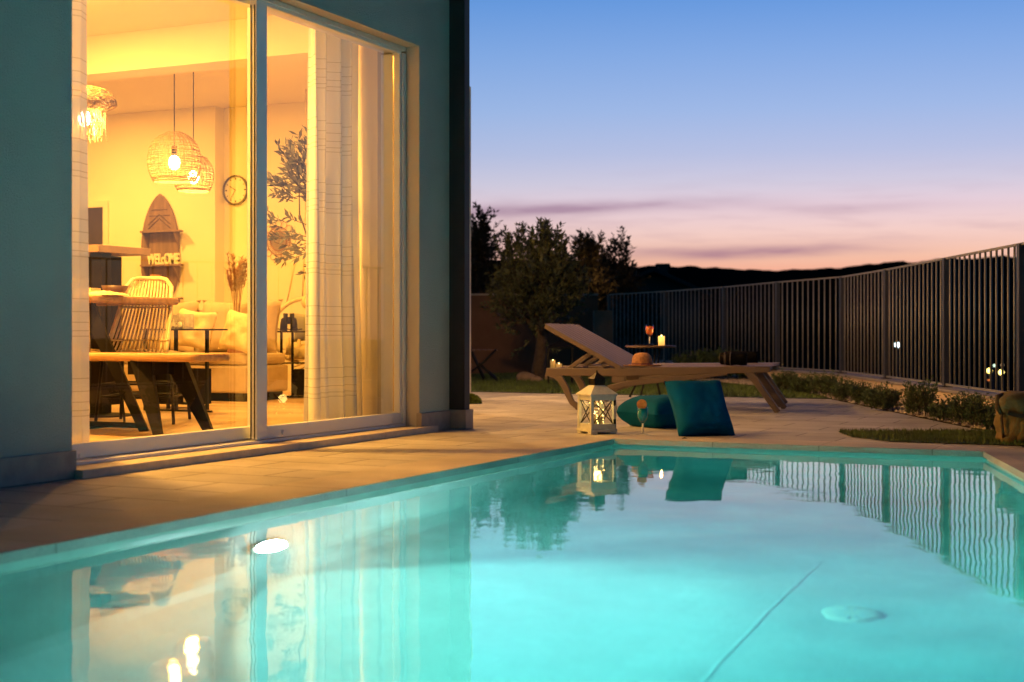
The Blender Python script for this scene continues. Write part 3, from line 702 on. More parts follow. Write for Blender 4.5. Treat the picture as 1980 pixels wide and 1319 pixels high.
# little pots on the shelves
q_ = Vector((q.x+.02, YB-.11, zb+shz[2]+.0185)); mb = MB(); mb.lathe([(.001,0),(.06,0),(.085,.08),(.07,.17),(.045,.21),(.06,.23),(.001,.23)], 20, q_); mb.build('clay_vase', mat('terracotta', (.42,.20,.08), .7), label='round orange clay vase on the lowest shelf of the surfboard', cat='vase')

# clock
q = PY(457,368,YB+.145); t_ = empty('wall_clock', q, label='round white wall clock with dark rim on the back wall', cat='clock')
mb = MB(); rr = .140
mb.tube([(rr*math.cos(a),-.02,rr*math.sin(a)) for a in [k*2*math.pi/48 for k in range(48)]], .010, 8, closed=True, up=(0,1,0)); mb.tube([(0,-.002,0),(0,.004,0)], rr+.006, 40); mb.build('rim', mat('clock_rim', (.10,.08,.08), .4), t_)
mb = MB(); mb.tube([(0,-.012,0),(0,-.003,0)], rr, 48, smooth=False); mb.build('dial', WHITEP, t_)
for k in range(12):
    mb = MB()
    a = R(30*k); big = k % 3 == 0; mb.obox((.112*math.sin(a),-.014,.112*math.cos(a)), (.012 if big else .008,.002,.020 if big else .012), Matrix.Rotation(a,3,'Y')); mb.build('hour_mark', BLACK, t_)
mb = MB(); mb.obox((-.034,-.016,.020), (.006,.002,.085), Matrix.Rotation(R(-60),3,'Y')); mb.obox((-.028,-.018,-.042), (.004,.002,.105), Matrix.Rotation(R(213),3,'Y')); mb.build('hands', BLACK, t_)
# sunburst mirror
q = PY(540,466,YB+.145); t_ = empty('round_mirror', q, label='round mirror in a scalloped rattan frame on the wall beside the olive plant', cat='mirror')
mb = MB(); mb.tube([(0,-.012,0),(0,-.002,0)], .090, 40, smooth=False); mb.build('mirror_glass', mat('mirror', (.55,.5,.5), .08, .01, metal=1.0), t_)
mb = MB()
for r_ in (.095,.135): mb.tube([(r_*math.cos(a),-.015,r_*math.sin(a)) for a in [k*2*math.pi/48 for k in range(48)]], .005, 6, closed=True, up=(0,1,0))
for k in range(40): a = k*2*math.pi/40; mb.tube([(.095*math.cos(a),-.015,.095*math.sin(a)),(.135*math.cos(a),-.015,.135*math.sin(a))], .0028, 5)
for k in range(16):
    a = k*2*math.pi/16; cx, cz = .165*math.cos(a), .165*math.sin(a)
    mb.tube([(cx+.032*math.cos(b),-.012,cz+.032*math.sin(b)) for b in [j*2*math.pi/14 for j in range(14)]], .003, 5, closed=True, up=(0,1,0))
mb.build('frame', mat('brown_rattan', (.34,.17,.09), .7), t_)

# sofa
t_ = empty('sofa', (-9.0,9.7,FZ), label='beige fabric corner sofa along the room with thick seat', cat='sofa')
mb = MB(); mb.box((-2.4,0,.07), (1.98,.62,.30)); mb.build('base', SOFA, t_, bevel=.02)
mb = MB(); mb.box((-2.4,.002,.302), (.2,.60,.40)); mb.box((.204,.002,.302), (1.975,.60,.40)); mb.build('seat', SOFA, t_, bevel=.035)
mb = MB(); mb.box((-2.35,.03,0), (1.93,.6,.07)); mb.build('plinth', BLKW, t_)
mb = MB(); mb.box((-2.4,.625,.07), (1.35,.70,.78)); mb.build('back_frame', SOFA, t_, bevel=.02)
def cushion(mb, c, sx, sy, sz, m3, puff=1.0, crease=.0, seed=0, n=16):
    """pillow: corners pinched, middle full; sx, sz across the face, sy thick"""
    c = Vector(c)
    for side in (-1, 1):
        vs = []
        for i in range(n+1):
            for j in range(n+1):
                u, v = 2*i/n-1, 2*j/n-1
                e = max(0, (1-u**4))*max(0, (1-v**4)); th = (e**.45)*sy/2
                pinch = 1-.13*(1-abs(u)**2)*abs(v)**3; pinch2 = 1-.13*(1-abs(v)**2)*abs(u)**3
                wob = crease*noise.noise(Vector((u*2.2+seed, v*2.2, side*1.3)))*e + crease*.5*noise.noise(Vector((u*6+seed, v*6, side)))*e
                vs.append(c + m3 @ Vector((u*sx/2*pinch2, side*(th+wob), v*sz/2*pinch)))
        fs = [(i*(n+1)+j, (i+1)*(n+1)+j, (i+1)*(n+1)+j+1, i*(n+1)+j+1) for i in range(n) for j in range(n)]
        if side > 0: fs = [tuple(reversed(f)) for f in fs]
        mb.add(vs, fs, True)
for i, (x0, x1) in enumerate(((-2.35,-1.15),(-1.12,.1),(.13,1.05),(1.08,1.93))):
    mb = MB(); cushion(mb, ((x0+x1)/2,.56,.62), (x1-x0)*1.02, .24, .50, Matrix.Rotation(R(-10),3,'X')); mb.build('back_cushion', SOFA, t_)
def pillow(name, c, w, th, h, m3, m, label, cat='pillow', group=None, crease=.0, seed=0, n=16):
    o = MB(); cushion(o, (0,0,0), w, th, h, m3, crease=crease, seed=seed, n=n); b = o.build(name, m, label=label, cat=cat, group=group); b.location = c; return b
pillow('sofa_pillow', PD(376,637,11.75), .40, .13, .34, Matrix.Rotation(R(-14),3,'X') @ Matrix.Rotation(R(6),3,'Y'), CUSH, 'crumpled cream pillow on the sofa beside the ornament box', group='cream pillows on the sofa', crease=.035, seed=3)
pillow('sofa_pillow', PD(463,641,11.85), .34, .13, .36, Matrix.Rotation(R(-16),3,'X') @ Matrix.Rotation(R(8),3,'Y'), CUSH, 'cream pillow at the right end of the sofa next to the door stile', group='cream pillows on the sofa', crease=.03, seed=8)
# coffee table
q = PD(368,636,10.5); t_ = empty('side_table', (q.x,q.y,FZ), label='thin black metal side table in front of the sofa', cat='table'); hh = q.z-FZ
mb = MB(); mb.box((-.34,-.16,hh-.012), (.22,.16,hh)); mb.build('table_top', BLACK, t_, bevel=.002)
for x, y in ((-.02,-.14),(.06,.12),(-.30,-.14),(-.30,.12)):
    mb = MB(); mb.box((x-.011,y-.011,0), (x+.011,y+.011,hh-.012)); mb.build('leg', BLACK, t_)
mb = MB(); mb.box((-.30,-.15,0), (.30,-.13,.014)); mb.build('foot_bar', BLACK, t_)
# ornament box on it
q = q + Vector((-.085,0,0)); t_ = empty('beach_ornament', (q.x,q.y,hh+FZ), label='small white picket box with starfish and shells on the side table', cat='ornament')
GREYW = mat('whitewash', (.50,.46,.40), .7, .25, 30)
mb = MB(); s = random.Random(3)
for k in range(7): mb.box((-.075+k*.021,-.05,.0), (-.075+k*.021+.017,-.043,.085+s.uniform(0,.045)))
mb.box((-.078,-.056,.06),(.078,-.0505,.075)); mb.box((-.078,-.042,0),(.078,.05,.012)); mb.box((-.078,.043,.012),(.078,.05,.11)); mb.build('picket_box', GREYW, t_)
mb = MB(); st = [( (.034 if k % 2 == 0 else .012)*math.cos(R(90+36*k))-.02, (.034 if k % 2 == 0 else .012)*math.sin(R(90+36*k))+.036) for k in range(10)]
mb.prism(st, lambda a,b: (a,-.066,b), lambda a,b: (a,-.057,b)); mb.build('starfish', WHITEP, t_)
mb = MB(); mb.ball((.042,-.066,.03), (.022,.010,.024)); mb.ball((.0,-.063,.02), (.012,.007,.012)); mb.build('shell', WHITEP, t_)
# magazine rack
q = PD(352,740,10.9); t_ = empty('magazine_rack', (q.x,q.y,FZ), label='dark open crate with rolled papers standing on the floor by the sofa', cat='crate')
mb = MB(); mb.box((-.20,-.10,.03), (.20,-.09,.30)); mb.box((-.20,.09,.03),(.20,.10,.30)); mb.box((-.20,-.09,.03),(-.19,.09,.30)); mb.box((.19,-.09,.03),(.20,.09,.30)); mb.box((-.19,-.09,.03),(.19,.09,.045)); mb.build('crate', BLKW, t_)
mb = MB(); mb.tube([(.115,-.112,.05),(.145,-.115,.29)], [.012,.024], 10); mb.tube([(.125,-.118,.07),(.105,-.116,.29)], [.006,.012], 8); mb.build('rolled_paper', WHITEP, t_)
# pampas
q = PD(458,592,12.2); t_ = empty('pampas_vase', (q.x,q.y,FZ), label='tall vase of dried reddish pampas stems behind the sofa', cat='vase')
mb = MB(); mb.lathe([(.001,0),(.09,0),(.11,.2),(.07,.5),(.05,.62),(.06,.66)], 20); mb.build('vase', TERRA, t_)
mb = MB(); s = random.Random(4)
for k in range(30):
    a = s.uniform(0,6.28); tilt = s.uniform(0,.20); hgt = s.uniform(.45,.66); p = Vector((.02*math.cos(a),.02*math.sin(a),.62)); pts = []
    for j in range(7): v = j/6; pts.append(p+Vector((math.cos(a)*tilt*v*v*hgt*1.2, math.sin(a)*tilt*v*v*hgt*1.2, v*hgt-.1*tilt*v*v)))
    mb.tube(pts, .0015, 4)
    for m_ in range(60):
        v = s.uniform(.68,1); i = min(5,int(v*6)); c_ = pts[i].lerp(pts[i+1], v*6-i); d = Vector((s.uniform(-1,1),s.uniform(-1,1),s.uniform(-.2,1)))*.04
        w_ = Vector((s.uniform(-1,1),s.uniform(-1,1),0))*.007; mb.add([c_-w_,c_+w_,c_+d], [(0,1,2)])
mb.build('dried_stems', TERRA, t_)

# console with binoculars
q = PD(560,640,12.6); t_ = empty('console_table', (q.x,q.y,FZ), label='black metal frame console table in front of the hanging chair', cat='table'); hh = q.z-FZ
ux = RT
def Lc(a, b, z): v = RT*a+FW*b; return (v.x, v.y, z)
mb = MB(); mb.prism([(-.30,-.12),(.22,-.12),(.22,.12),(-.30,.12)], lambda a,b: Lc(a,b,hh-.014), lambda a,b: Lc(a,b,hh)); mb.build('table_top', BLACK, t_)
for a, b in ((-.055,-.11),(.01,.10),(.205,-.11),(.205,.10),(-.29,.1)):
    mb = MB(); mb.tube([Lc(a,b,0),Lc(a,b,hh-.014)], .012, 4, smooth=False); mb.build('leg', BLACK, t_)
mb = MB(); mb.prism([(-.05,-.12),(.20,-.12),(.20,.12),(-.05,.12)], lambda a,b: Lc(a,b,.30), lambda a,b: Lc(a,b,.31)); mb.build('lower_shelf', BLACK, t_)
mb = MB(); mb.tube([Lc(-.15,-.11,.012),Lc(.205,-.11,.012)], .012, 4); mb.build('foot_bar', BLACK, t_)
mb = MB(); mb.prism([(.03,-.08),(.19,-.08),(.19,.10),(.03,.10)], lambda a,b: Lc(a,b,.02), lambda a,b: Lc(a,b,.25)); mb.build('storage_box', BLKW, t_, bevel=.005)
base = Vector((q.x,q.y,FZ+hh))
t_ = empty('binoculars', base, label='black binoculars standing upright on the console table', cat='binoculars')
for sx in (-1, 1):
    mb = MB(); a = sx*.040; v = lambda a_, z: Vector(Lc(a_, -.05, z))
    mb.tube([v(a*1.15,.001),v(a*1.1,.06),v(a*.95,.10),v(a*.72,.115),v(a*.70,.155)], [.034,.032,.030,.020,.022], 16); mb.build('barrel', BLACK, t_)
mb = MB(); mb.tube([Lc(0,-.05,.06),Lc(0,-.05,.125)], .012, 10); mb.tube([Lc(-.035,-.05,.105),Lc(.035,-.05,.105)], .008, 8); mb.build('bridge', BLACK, t_)
mb = MB(); mb.tube([Lc(-.12+.03*k, -.09+.02*math.sin(k*1.7), .006+.012*abs(math.sin(k*1.3))) for k in range(9)], .005, 6); mb.build('strap', BLACK, t_)

# hanging egg chair
q = PD(596,640,13.0); t_ = empty('hanging_chair', q, label='cream hanging basket chair on ropes behind the console table', cat='chair')
mb = MB(); mb.tube([Lc(-.33*math.cos(a)+.0, 0, .30*math.sin(a)) for a in [R(-75)+R(330)*k/30 for k in range(31)]], .020, 8)
for k in range(9): f = -.26+.065*k; mb.tube([Lc(f*math.cos(b), .22*math.sin(b), -.30*math.cos(f*3)+.05*math.cos(b)) for b in [j*math.pi/8 for j in range(9)]], .006, 5)
mb.build('basket', RAT, t_)
mb = MB(); mb.tube([Lc(-.20,0,.235),Lc(-.02,0,1.1)], .007, 6); mb.tube([Lc(-.07,.1,.27),Lc(-.02,0,1.1)], .007, 6); mb.tube([Lc(.25,0,.2),Lc(-.02,0,1.1)], .007, 6); mb.tube([Lc(-.02,0,1.1),Lc(-.02,0,2.84-q.z)], .009, 6); mb.build('rope', RAT, t_)
mb = MB(); cushion(mb, Lc(.05,-.03,-.19), .50, .34, .16, Matrix.Rotation(YAW,3,'Z')); mb.build('seat_cushion', CUSH, t_)
mb = MB(); s = random.Random(8)
for k in range(5): a = -.16+.1*k; mb.tube([Lc(a,-.16,-.06),Lc(a+.01,-.19,-.20-s.uniform(0,.05))], [.016,.026], 7)
mb.build('draped_fringe', CUSH, t_)
mb = MB(); mb.ball(Lc(.02,-.02,.26), (.09,.06,.07)); mb.build('rolled_throw', CUSH, t_)
mb = MB(); cushion(mb, Lc(.03,-.14,.03), .30, .10, .27, Matrix.Rotation(YAW,3,'Z'), n=14)
pil = mb.build('grey_cushion', mat('grey_green_fabric', (.30,.30,.20), .9, .1), t_)

# ------------------------------------------------------------------ foliage
def shoots(mb, rng, starts, dirs, length, nleaf, ll, lw, rt=.003, curl=.3, wood=None):
    for p, d, L_ in zip(starts, dirs, length):
        p = Vector(p); d = Vector(d).normalized(); pts = [p]; k = 5
        bend = Vector((rng.uniform(-1,1), rng.uniform(-1,1), rng.uniform(-.2,.9)))*curl
        for i in range(k): d = (d+bend/k).normalized(); p = p+d*L_/k; pts.append(p)
        if wood is not None: wood.tube(pts, [rt*(1-.7*i/k) for i in range(k+1)], 4)
        for j in range(nleaf):
            v = rng.uniform(.08,1)*k; i = min(k-1,int(v)); c = pts[i].lerp(pts[i+1], v-i); ax = (pts[i+1]-pts[i]).normalized()
            s = Vector((rng.uniform(-1,1),rng.uniform(-1,1),rng.uniform(-1,1))); s = (s-ax*s.dot(ax)).normalized()
            ld = (ax*.75+s*rng.uniform(.5,1)).normalized(); l_ = ll*rng.uniform(.6,1.2); wv = ld.cross(Vector((rng.uniform(-1,1),rng.uniform(-1,1),rng.uniform(-1,1)))).normalized()*lw*rng.uniform(.7,1.2)
            m_ = c+ld*l_*.5; mb.add([c, m_+wv, c+ld*l_, m_-wv], [(0,1,2,3)])
def olive(name, base, h, rx, rz, czf, n, label, seed, leafm=LEAF, ll=.06, lw=.008, nleaf=24, trunk_r=.09, cat='tree', group=None, tops=None, L=(.25,.5), nl=6, up=.8):
    rng = random.Random(seed); t_ = empty(name, base, label=label, cat=cat, group=group)
    wood = MB(); fol = MB(); cz = h*czf
    tp = [(0,0,-.05)]; x = y = 0
    for k in range(1,6): x += rng.uniform(-.04,.04)*h*.5; y += rng.uniform(-.04,.04)*h*.5; tp.append((x,y,cz*.85*k/5))
    wood.tube(tp, [trunk_r*(1.35 if i == 0 else 1-.09*i) for i in range(6)], 10)
    for k in range(nl):
        a = 6.28*k/nl+rng.uniform(-.4,.4); e = Vector((math.cos(a)*rx*.6, math.sin(a)*rx*.6, cz+rz*rng.uniform(-.1,.75))); s_ = Vector(tp[3 if k % 2 else 4]); mid = s_.lerp(e,.5)+Vector((rng.uniform(-.1,.1),rng.uniform(-.1,.1),.05))*h*.4
        wood.tube([s_, s_.lerp(mid,.5)+Vector((0,0,.02)), mid, mid.lerp(e,.6), e], [trunk_r*.5,trunk_r*.42,trunk_r*.33,trunk_r*.2,trunk_r*.08], 7)
    st = []; dr = []; ln = []
    for k in range(n):
        if tops and rng.random() < .32:
            tx_, ty_, tz_, tr_ = rng.choice(tops); s_ = Vector((tx_+rng.gauss(0,tr_), ty_+rng.gauss(0,tr_), tz_-rng.random()*rz*.8)); d = Vector((rng.gauss(0,.25), rng.gauss(0,.25), 1.0))
        else:
            while True:
                u = Vector((rng.uniform(-1,1),rng.uniform(-1,1),rng.uniform(-1,1)))
                if .12 < u.length < 1 and noise.noise(Vector((u.x*2.1+seed,u.y*2.1,u.z*2.1))) > -.22: break
            s_ = Vector((u.x*rx*.85, u.y*rx*.85, cz+u.z*rz*.85)); d = Vector((u.x*.8, u.y*.8, u.z*.35+up*rng.uniform(.2,1)))
        st.append(s_); dr.append(d); ln.append(h*rng.uniform(*L)*.4)
    shoots(fol, rng, st, dr, ln, nleaf, ll, lw, rt=.004, wood=wood)
    wood.build('trunk', BARK, t_); fol.build('crown', leafm, t_); return t_

# garden olive tree
b = PZ(1042,736,0)
olive('olive_tree', b, 1.95, .54, .64, .53, 480, 'broad olive tree on the lawn behind the loungers', 11, ll=.075, lw=.012, nleaf=30, trunk_r=.095,
      tops=[(-.40,.05,1.72,.07),(-.05,0,1.80,.09),(.10,-.1,1.72,.08),(.3,0,1.6,.1)])
# trees beyond the garden wall
GT = 'dark trees beyond the garden wall'
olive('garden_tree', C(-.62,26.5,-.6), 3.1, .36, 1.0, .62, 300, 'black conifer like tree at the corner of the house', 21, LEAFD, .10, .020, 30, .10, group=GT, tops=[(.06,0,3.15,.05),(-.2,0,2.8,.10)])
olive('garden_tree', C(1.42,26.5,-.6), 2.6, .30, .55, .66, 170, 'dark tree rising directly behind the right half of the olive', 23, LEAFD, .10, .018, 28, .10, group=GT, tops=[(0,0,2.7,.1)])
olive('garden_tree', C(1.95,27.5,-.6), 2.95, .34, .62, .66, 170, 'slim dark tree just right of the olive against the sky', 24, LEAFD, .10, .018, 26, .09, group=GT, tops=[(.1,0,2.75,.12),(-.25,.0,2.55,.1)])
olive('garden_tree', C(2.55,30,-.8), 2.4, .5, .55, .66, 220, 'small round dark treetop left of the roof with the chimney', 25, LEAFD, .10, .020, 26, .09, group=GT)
# orange light of an assumed, unseen lamp beyond the wall on the leaves
l = point('assumed_garden_glow', C(1.62,25.7,1.62), 14, .05, (1,.42,.10))

# indoor olive
q = PD(640,760,9.6)
olive('potted_olive', (q.x,q.y,FZ+.30), 1.42, .46, .46, .82, 170, 'grey green potted olive tree partly hidden by the striped curtain', 31, LEAFI, .068, .0105, 17, .015, cat='potted plant', tops=[(-.05,0,1.50,.07)], L=(.22,.40), nl=2, up=.4)
tt = [o for o in bpy.data.objects if o.name.startswith('potted_olive')][0]
mb = MB(); mb.lathe([(.001,-.30),(.13,-.30),(.17,-.02),(.18,0),(.16,0),(.15,-.04),(.001,-.04)], 28); mb.build('pot', mat('grey_pot', (.25,.22,.2), .8), tt)

# shrubs along the fence wall
SH = [(1512,757,.17,.24),(1552,764,.19,.24),(1590,768,.17,.22),(1628,778,.17,.22),(1662,786,.15,.20),(1700,795,.19,.26),(1772,808,.15,.27),(1818,818,.13,.20),(1862,826,.14,.25),(1896,832,.13,.26),(1925,840,.10,.18)]
SHL = ['farthest low shrub of the bed behind the lounger foot','second shrub from the lounger foot, wide and low','low green shrub, third from the lounger foot','shrub in the middle of the dense part of the hedge row','narrow shrub before the widest bush of the row','widest dense shrub of the row at the hedge end','upright shrub standing alone after the gap in the row','small shrub beside the pale gravel','tall shrub before the bag with upright shoots','shrub left of the canvas bag','smallest shrub touching the canvas bag']
for k, ((px,py,rx,h_),lb) in enumerate(zip(SH, SHL)):
    rng = random.Random(50+k); b = PZ(px,py,0)+Vector((0,.12,0)); h_ *= rng.uniform(.72,1.0); rx *= .80; t_ = empty('shrub', b, label=lb, cat='shrub', group='low shrubs along the fence'); fo = MB(); wd = MB()
    ns = int(150*(rx/.15)**2*(h_/.22)**.5*1.3); st = []; dr = []; ln = []
    for i in range(ns):
        a = rng.uniform(0,6.28); r_ = rx*math.sqrt(rng.random())*.8; st.append((math.cos(a)*r_, math.sin(a)*r_, rng.uniform(0,.45)*h_)); dr.append((math.cos(a)*r_*2.4+rng.gauss(0,.2), math.sin(a)*r_*2.4+rng.gauss(0,.2), 1)); ln.append(h_*rng.uniform(.3,.72)*(1.15-.35*r_/rx))
    shoots(fo, rng, st, dr, ln, 20, .026, .0045, rt=.0014, wood=wd); fo.build('foliage', LEAFS, t_); wd.build('stems', BARK, t_)
for k, (px,py,rx,h_,lb) in enumerate(((1345,706,.30,.34,'dark green bush seen past the seat of the loungers, left one'),(1385,706,.25,.40,'dark green bush seen past the seat of the loungers, right one'),(1452,716,.22,.24,'small bush under the rolled towels behind the loungers'))):
    rng = random.Random(80+k); D = 18.5; b = C((px-990)/F*D, D, .0); t_ = empty('shrub', b, label=lb, cat='shrub', group='low shrubs along the fence'); fo = MB(); wd = MB(); st = []; dr = []; ln = []
    for i in range(300):
        a = rng.uniform(0,6.28); r_ = rx*math.sqrt(rng.random())*.8; st.append((math.cos(a)*r_, math.sin(a)*r_, rng.uniform(0,.5)*h_)); dr.append((math.cos(a)*r_*2+rng.gauss(0,.2), math.sin(a)*r_*2+rng.gauss(0,.2), 1)); ln.append(h_*rng.uniform(.3,.65))
    shoots(fo, rng, st, dr, ln, 18, .04, .009, rt=.0014, wood=wd); fo.build('foliage', LEAFS, t_); wd.build('stems', BARK, t_)

def rock(b, s, seed, label, g='rocks around the tree'):
    mb = MB(); mb.ball((0,0,0), (s[0],s[1],s[2]), 14, 10); mb.v = [tuple(Vector(v)*(1+.25*noise.noise(Vector(v)*6/max(s)*.3+Vector((seed,0,0))))) for v in mb.v]
    o = mb.build('rock', ROCK, label=label, cat='rock', group=g); o.location = b; return o
for k, (px,py,s,lb) in enumerate(((1018,737,.11,'largest rock left of the olive trunk'),(1037,739,.07,'small rock in front of the olive trunk'),(1060,736,.09,'rock right of the olive trunk'))):
    b = PZ(px,py,0); rock((b.x,b.y,s*.35), (s*1.2,s,s*.7), k*3.1, lb)
b = PZ(908,780,0); mb = MB(); s = random.Random(2)
for _ in range(1400):
    a = s.uniform(0,6.28); e = s.uniform(0,1.4); d = Vector((math.cos(a)*math.cos(e), math.sin(a)*math.cos(e), math.sin(e)*.8)); c_ = Vector((b.x,b.y,0))+d*.085; w_ = Vector((s.uniform(-1,1),s.uniform(-1,1),s.uniform(-1,1)))*.006; mb.add([c_-w_,c_+w_,c_+d*.03], [(0,1,2)])
t_ = empty('grass_tuft', (0,0,0), label='round green tuft at the house corner on the paving', cat='plant'); mb.build('leaves', mat('tuft_green', (.10,.15,.02), .7, .3), t_)
mb = MB(); mb.ball((b.x,b.y,0), (.085,.085,.07)); mb.build('core', mat('tuft_core', (.07,.10,.02), .8, .3), t_)

# ------------------------------------------------------------------ walls and fence
FP = [(1.39,-6.2),(2.19,-2.14),(2.62,.35),(2.98,2.6),(3.16,4.3),(3.3,6.0),(3.55,8.15),(3.65,10.2),(3.72,12.2),(3.79,14.4),(3.78,16.3),(3.36,18.0),(2.98,20.0),(2.38,22.1),(1.64,24.0)]
fp = [C(r_, D, 0) for r_, D in FP]
mb = MB(); nn = len(fp)
def wall_strip(mb, pts, th, z0, z1):
    L_ = []; R_ = []
    for i, p in enumerate(pts):
        d = (pts[min(i+1,len(pts)-1)]-pts[max(i-1,0)]).normalized(); nrm = Vector((-d.y,d.x,0)); L_.append(p+nrm*th/2); R_.append(p-nrm*th/2)
    m_ = len(pts); vs = [(v.x,v.y,z0) for v in L_]+[(v.x,v.y,z0) for v in R_]+[(v.x,v.y,z1) for v in L_]+[(v.x,v.y,z1) for v in R_]
    fs = []
    for i in range(m_-1): fs += [(i, i+1, 2*m_+i+1, 2*m_+i), (m_+i, 3*m_+i, 3*m_+i+1, m_+i+1), (2*m_+i, 2*m_+i+1, 3*m_+i+1, 3*m_+i)]
    fs += [(0, 2*m_, 3*m_, m_), (m_-1, 2*m_-1, 4*m_-1, 3*m_-1)]
    mb.add(vs, fs)
gw = empty('low_wall', (0,0,0), label='low cream rendered wall carrying the railing', cat='wall')
mb = MB(); wall_strip(mb, fp, .22, -.6, .125); mb.build('wall_body', WALLC, gw)
mb = MB(); wall_strip(mb, fp, .27, .126, .147); mb.build('wall_coping', COPEW, gw)
fen = empty('fence', (0,0,0), label='metal railing of thin upright bars curving around the garden', cat='fence')
ZB, ZTF = .17, 1.25
for i in range(nn-1):
    a, b = fp[i], fp[i+1]; mb = MB(); L_ = (b-a).length; nb = max(8, int(round(L_/.146)))
    for k in range(1, nb): p = a.lerp(b, k/nb); mb.tube([(p.x,p.y,ZB),(p.x,p.y,ZTF)],   .009, 6)
    for z in (ZB, ZTF): mb.tube([(a.x,a.y,z),(b.x,b.y,z)], .013, 4, smooth=False)
    mb.build('fence_panel', FENC, fen)
for i in range(nn):
    p = fp[i]; dd = (fp[min(i+1,nn-1)]-fp[max(i-1,0)]).normalized(); a = math.atan2(dd.y, dd.x); mb = MB(); mb.obox((p.x,p.y,.70), (.065,.045,1.10), Matrix.Rotation(a,3,'Z')); mb.obox((p.x,p.y,.150), (.11,.09,.012), Matrix.Rotation(a,3,'Z')); mb.build('post', POSTM, fen)
# garden wall at the back
A = C(1.64,24.0); B = C(1.18,21.6); Cc = C(-3.2,21.4)
bw = empty('garden_wall', (0,0,0), label='dark brown rendered garden wall behind the olive tree', cat='wall')
mb = MB(); wall_strip(mb, [C(1.28,21.2), C(-3.5,21.2)], .2, -.1, 1.16); mb.build('wall_body', WALLB, bw)
mb = MB(); wall_strip(mb, [C(1.28,21.2), C(-3.5,21.2)], .26, 1.161, 1.19); mb.build('wall_coping', COPEW, bw)
mb = MB(); p = C(1.27,19.9); mb.obox((p.x,p.y,.46), (.26,.26,.92), Matrix.Rotation(YAW,3,'Z')); mb.build('wall_pier', mat('pier_render', (.26,.19,.15), .9, .1), label='short plain wall pier between the olive tree and the railing', cat='pillar')

# far house with chimney, dark roofs
fh = empty('far_house', (0,0,0), label='dark house beyond the railing with low gable roof and chimney', cat='house')
def Bf(a, b, z): return C(a, 45+b, z)
mb = MB(); mb.prism([(3.1,-9),(5.9,-9),(5.9,1.9),(4.45,2.50),(3.1,1.9)], lambda a,b: Bf(a,0,b), lambda a,b: Bf(a,8,b)); mb.build('wall', HOUSEW, fh)
mb = MB(); mb.prism([(2.8,1.80),(4.45,2.52),(6.3,1.70),(6.3,1.82),(4.45,2.66),(2.8,1.92)], lambda a,b: Bf(a,-.5,b), lambda a,b: Bf(a,8.5,b)); rf = mb.build('roof', ROOF, fh)
mb = MB(); mb.prism([(4.85,2.3),(5.15,2.3),(5.15,2.80),(4.85,2.80)], lambda a,b: Bf(a,2,b), lambda a,b: Bf(a,2.5,b)); mb.prism([(4.78,2.80),(5.22,2.80),(5.22,2.88),(4.78,2.88)], lambda a,b: Bf(a,1.95,b), lambda a,b: Bf(a,2.55,b)); mb.build('chimney', HOUSEW, rf)
# distant lamps in the valley beyond the railing
def lamp_post(px, py, D, c, s, r_, label, hgt=5.5):
    q = PD(px,py,D); t_ = empty('street_lamp', (q.x,q.y,q.z-hgt), label=label, cat='street lamp', group='lamps in the valley')
    mb = MB(); mb.tube([(0,0,-.5),(0,0,hgt-r_*1.1)], .05, 6); mb.build('pole', BLACK, t_)
    mb = MB(); mb.ball((0,0,hgt), r_); mb.build('lamp_head', emis('lamp_glow', c, s), t_)
lamp_post(1735,667,60,(.75,.95,1.0),5,.11,'bluish white lamp seen through the middle of the railing')
lamp_post(1913,717,48,(1,.72,.15),6,.085,'yellow lamp, left one of the bright pair low behind the railing')
lamp_post(1936,720,48,(1,.75,.2),6,.085,'yellow lamp, right one of the bright pair low behind the railing')
lamp_post(1923,707,55,(.6,.8,.6),2.5,.05,'faint white lamp above the yellow pair')
lamp_post(1938,706,55,(.9,.6,.3),1.2,.05,'faint orange lamp above the right yellow lamp')
lamp_post(1913,735,48,(1,.25,.05),2.0,.05,'small red lamp below the left yellow lamp')

